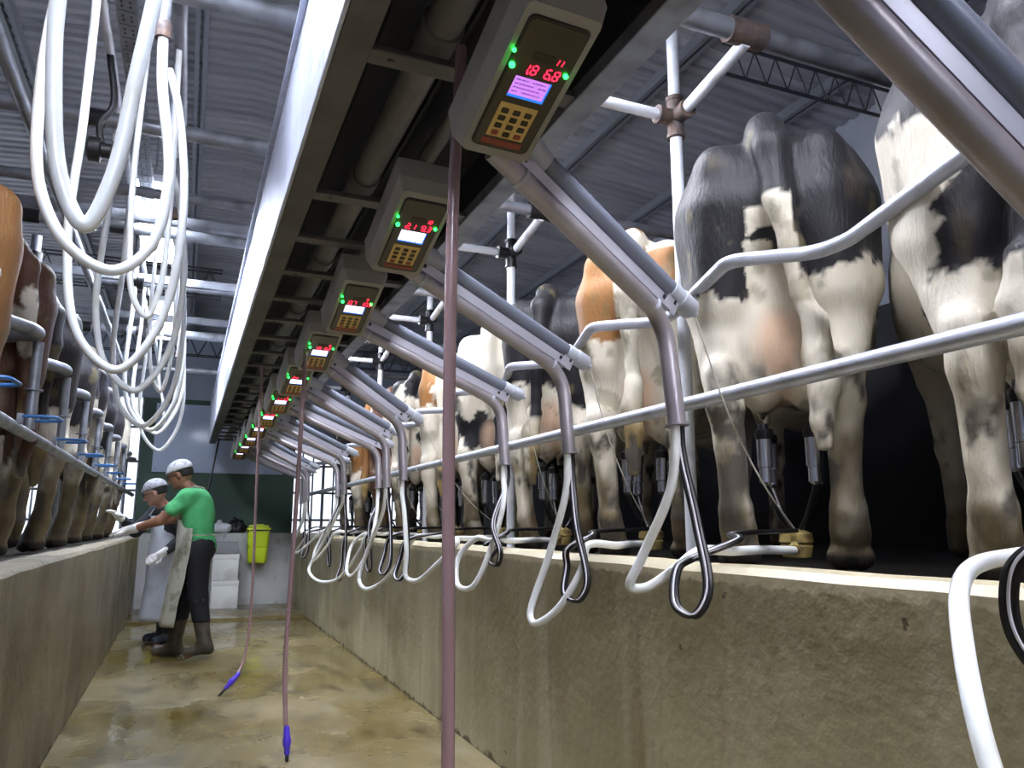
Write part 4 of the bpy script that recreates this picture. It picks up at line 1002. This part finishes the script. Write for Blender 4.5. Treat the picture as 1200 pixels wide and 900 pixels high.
def person(name, loc, rot, J, label, shirt, shirt_hem, pants, boots, cap_c, skn, apron_c, sleeve):
    r = empty(name, label, 'person', loc, None, rot)
    s = SDF((-.42, -.42, -.01), (.95, .42, 1.75), .0085)
    sh, hip, ch = J['sh'], J['hip'], J['ch']
    def lg(sd, infl=0, tgt=None, top=True, cutk=None):
        t = tgt or s; h_, k_, a_, t_ = J['leg'+sd]
        t.cap(h_, k_, .088+infl, .060+infl, .04); t.cap(k_, a_, .060+infl*1.1, .042+infl*1.3, .03)
    def tor(t, infl=0):
        t.ell(ch, (.115+infl, .165+infl, .20+infl*.6), .08); t.ell(((ch[0]+hip[0])/2, 0, (ch[2]+hip[2])/2), (.105+infl, .135+infl, .20), .06); t.ell(hip, (.115+infl, .155+infl, .13), .06)
        t.cap(J['shL'], J['shR'], .062+infl, .062+infl, .07)
    tor(s)
    s.cap((sh[0], 0, sh[2]+.02), J['neck'], .060, .052, .03); face(s, J['head'], J['hf'], J['hl'], J['hu'])
    for sd in 'LR':
        lg(sd); h_, k_, a_, t_ = J['leg'+sd]; s.cap(a_, t_, .035, .03, .03); s.cap((a_[0]-.03, a_[1], a_[2]-.045), t_, .03, .028, .03)
        S_, E_, W_, hd, hu = J['arm'+sd]
        s.cap(J['sh'+sd], E_, .050, .040, .03); s.cap(E_, W_, .041, .027, .02); hand(s, W_, hd, hu)
    mesh_obj('body', s, skn, r)
    if J.get('gloves'):
        for sd in 'LR':
            S_, E_, W_, hd, hu = J['arm'+sd]; W_ = np.array(W_); g = SDF(W_-.22, W_+.24, .006); g.D[:] = 1
            g.cap(np.array(E_)+(W_-np.array(E_))*.80, W_+unit(hd)*.03, .036, .032, .02); hand(g, W_, hd, hu)
            g.D = g.D-.004; mesh_obj('glove', g, glove, r, 1)
    # shirt
    t = SDF((-.42, -.42, .7), (.7, .42, 1.6), .010); tor(t, .016)
    for sd in 'LR':
        S_, E_, W_, hd, hu = J['arm'+sd]; E2 = np.array(J['sh'+sd])+(np.array(E_)-np.array(J['sh'+sd]))*min(sleeve, 1)
        t.cap(J['sh'+sd], E2, .068, .066, .04)
        if sleeve > 1: t.cap(E_, np.array(E_)+(np.array(W_)-np.array(E_))*.85, .056, .042, .02)
    t.cutz(shirt_hem, False)
    V, F = t.mesh(); V = relax(V, F, 1, .4); V = V+((fbm(V*np.array([9, 9, 13]), 3)-.5)*.03)[:, None]*((V-np.array([ch[0], 0, ch[2]]))/(.25))*np.array([1, 1, .2])
    so = bpy.data.objects.new('shirt', np_mesh('shirt', V, F, shirt)); C.objects.link(so); so.parent = r
    # trousers, boots
    t = SDF((-.42, -.35, .0), (.6, .35, 1.2), .010)
    for sd in 'LR': lg(sd, .018, t)
    t.ell(hip, (.13, .165, .14), .06); t.cutz(hip[2]+.08); t.cutz(.30, False)
    mesh_obj('trousers', t, pants, r, 1)
    for sd in 'LR':
        h_, k_, a_, t_ = J['leg'+sd]; k2 = np.array(k_)*.78+np.array(a_)*.22
        t = SDF((-.42, -.35, -.03), (.6, .35, .7), .009); t.cap(k2, a_, .073, .056, .03); t.cap(a_, (a_[0]-.02, a_[1], a_[2]-.03), .055, .05, .03)
        t.cap((a_[0]-.02, a_[1], a_[2]-.04), (t_[0], t_[1], t_[2]+.012), .045, .042, .03); t.cap((a_[0]-.045, a_[1], a_[2]-.06), (a_[0]+.0, a_[1], a_[2]-.06), .036, .036, .02); t.cutz(a_[2]-.098, False)
        mesh_obj('boot', t, boots, r, 1)
    # cap
    f, l, u = [np.array(v, float) for v in (J['hf'], J['hl'], J['hu'])]; c = np.array(J['head']); R = np.stack([f, l, u], 1)
    t = SDF(c-.22, c+.22, .006); t.ell(c+u*.045-f*.006, (.112, .092, .092), .01, R); t.ell(c+f*.06+u*.045, (.06, .07, .02), .02, R)
    n_ = u; X, Y, Z = np.meshgrid(*[t.lo[i]+t.h*np.arange(t.n[i]) for i in range(3)], indexing='ij')
    pl_ = (c+u*.035); dd = (X-pl_[0])*n_[0]+(Y-pl_[1])*n_[1]+(Z-pl_[2])*n_[2]; t.D = np.maximum(t.D, (-dd).astype(np.float32)); mesh_obj('cap', t, cap_c, r, 1)
    # hair below the cap
    t = SDF(c-.2, c+.2, .006); t.ell(c+u*.015-f*.012, (.098, .080, .098), .01, R); pl2 = c+f*.01
    X, Y, Z = np.meshgrid(*[t.lo[i]+t.h*np.arange(t.n[i]) for i in range(3)], indexing='ij')
    d1 = (X-pl2[0])*f[0]+(Y-pl2[1])*f[1]+(Z-pl2[2])*f[2]; d2 = -((X-c[0])*u[0]+(Y-c[1])*u[1]+(Z-c[2])*u[2])-.035
    t.D = np.maximum(t.D, np.maximum(d1, d2).astype(np.float32)); mesh_obj('hair', t, hair_m, r, 1)
    # glasses
    b = B()
    for sg in (1, -1):
        cc = c+f*.106+l*.033*sg+u*.002
        tube(b, [Vector(cc+l*.022*math.cos(a)+u*.016*math.sin(a)) for a in np.linspace(0, 2*PI, 12, endpoint=False)], .0025, 6, closed=True)
        cyl(b, Vector(c+f*.10+l*.055*sg+u*.005), Vector(c-f*.0+l*.084*sg+u*.0), .0025, 6)
    cyl(b, Vector(c+f*.108-l*.012+u*.005), Vector(c+f*.108+l*.012+u*.005), .0025, 6); obj('glasses', b, blackpl, r)
    # apron: bib and skirt as one cloth hanging in front of the body
    top, bot, wd, fx = J['apron']
    rows = []
    for i in range(25):
        z = top+(bot-top)*i/24; row = []
        w_ = .13 if z > hip[2]+.22 else (.13+(wd-.13)*min(1, (hip[2]+.22-z)/.12))
        for k in range(21):
            u_ = -1+2*k/20; a = u_*(1.45 if z < hip[2]+.2 else .8)
            rad = .20+.018*math.sin(7*u_+i*.12)*min(1, max(0, (hip[2]-z)*2)); yy = w_*math.sin(a)*1.0
            xx = np.interp(z, [bot, hip[2]-.1, hip[2]+.1, ch[2], top], fx)+rad*math.cos(a)-.045+.004*math.sin(i*.7+k)
            row.append((xx, yy+.0, z))
        rows.append(row)
    ap = drape(rows, apron_c, 'apron', r)
    b = B(); nk = np.array(J['neck'])
    for sg in (1, -1): tube(b, spline([(rows[0][10][0]-.02, sg*.10, top), (sh[0]+.085, sg*.085, sh[2]+.02), (sh[0]+.0, sg*.075, sh[2]+.085), (sh[0]-.07, 0, sh[2]+.075)], 6), .008, 6)
    tube(b, [Vector((hip[0]+(.15+0)*math.cos(a), .185*math.sin(a), hip[2]+.10)) for a in np.linspace(1.1, 2*PI-1.1, 24)], .006, 6); obj('apron_strap', b, apron_c, ap)
    return r
def unit(v): v = np.array(v, float); return v/np.linalg.norm(v)
# person in the green t-shirt, reaching to the left over the wall
hf = unit((.93, .0, -.36)); hl = np.array((0, 1., 0)); hu = np.cross(hf, hl)
J1 = dict(gloves=True, hip=(-.02, 0, .93), ch=(.02, 0, 1.22), sh=(.05, 0, 1.36), shL=(.07, .165, 1.35), shR=(.06, -.165, 1.35), neck=(.12, 0, 1.45), head=(.19, 0, 1.555), hf=hf, hl=hl, hu=hu,
          legL=((-.03, .09, .88), (-.06, .10, .50), (-.13, .11, .115), (-.02, .12, .035)), legR=((.0, -.09, .88), (.12, -.10, .49), (.17, -.10, .10), (.32, -.10, .035)),
          armL=(None, (.28, .20, 1.15), (.53, .16, 1.07), (1, -.06, -.10), (0, .2, 1)), armR=(None, (.30, -.20, 1.17), (.53, -.10, 1.10), (1, .1, -.1), (0, 0, 1)),
          apron=(1.16, .27, .20, (.12, .03, .02, .03, .03)))
J1['legL'] = ((-.03, .09, .88), (-.06, .10, .50), (-.14, .11, .135), (-.01, .12, .045))
person('person', (.13, 7.42, 0), math.radians(163), J1, 'person in green t-shirt, stained apron and white cap, reaching over the left wall', shirt_m, .90, pants_m, boot_m, cap_m, skin, apron_d, .5)
hf = unit((.75, -.62, -.36)); hl = unit(np.cross((0, 0, 1.), hf)); hu = np.cross(hf, hl)
J2 = dict(gloves=True, hip=(-.02, 0, .86), ch=(.03, 0, 1.11), sh=(.07, 0, 1.24), shL=(.10, .16, 1.22), shR=(.08, -.16, 1.23), neck=(.14, 0, 1.33), head=(.20, 0, 1.425), hf=hf, hl=hl, hu=hu,
          legL=((-.02, .09, .82), (.05, .10, .46), (.0, .10, .10), (.15, .12, .035)), legR=((-.02, -.09, .82), (.0, -.10, .46), (-.05, -.10, .10), (.10, -.12, .035)),
          armL=(None, (.02, .24, 1.0), (.20, .20, .85), (1, -.2, -.5), (.4, .8, .6)), armR=(None, (.26, -.20, 1.06), (.46, -.12, 1.18), (.8, .1, .55), (-.5, 0, .8)),
          apron=(1.20, .22, .25, (.06, .03, .02, .05, .06)))
person('person', (-.10, 8.38, 0), math.radians(212), J2, 'person in grey cap, glasses and long white apron, standing beside the left wall', darkshirt, .82, darkshirt, boot2_m, cap2_m, skin2, apron_w, 1.2)
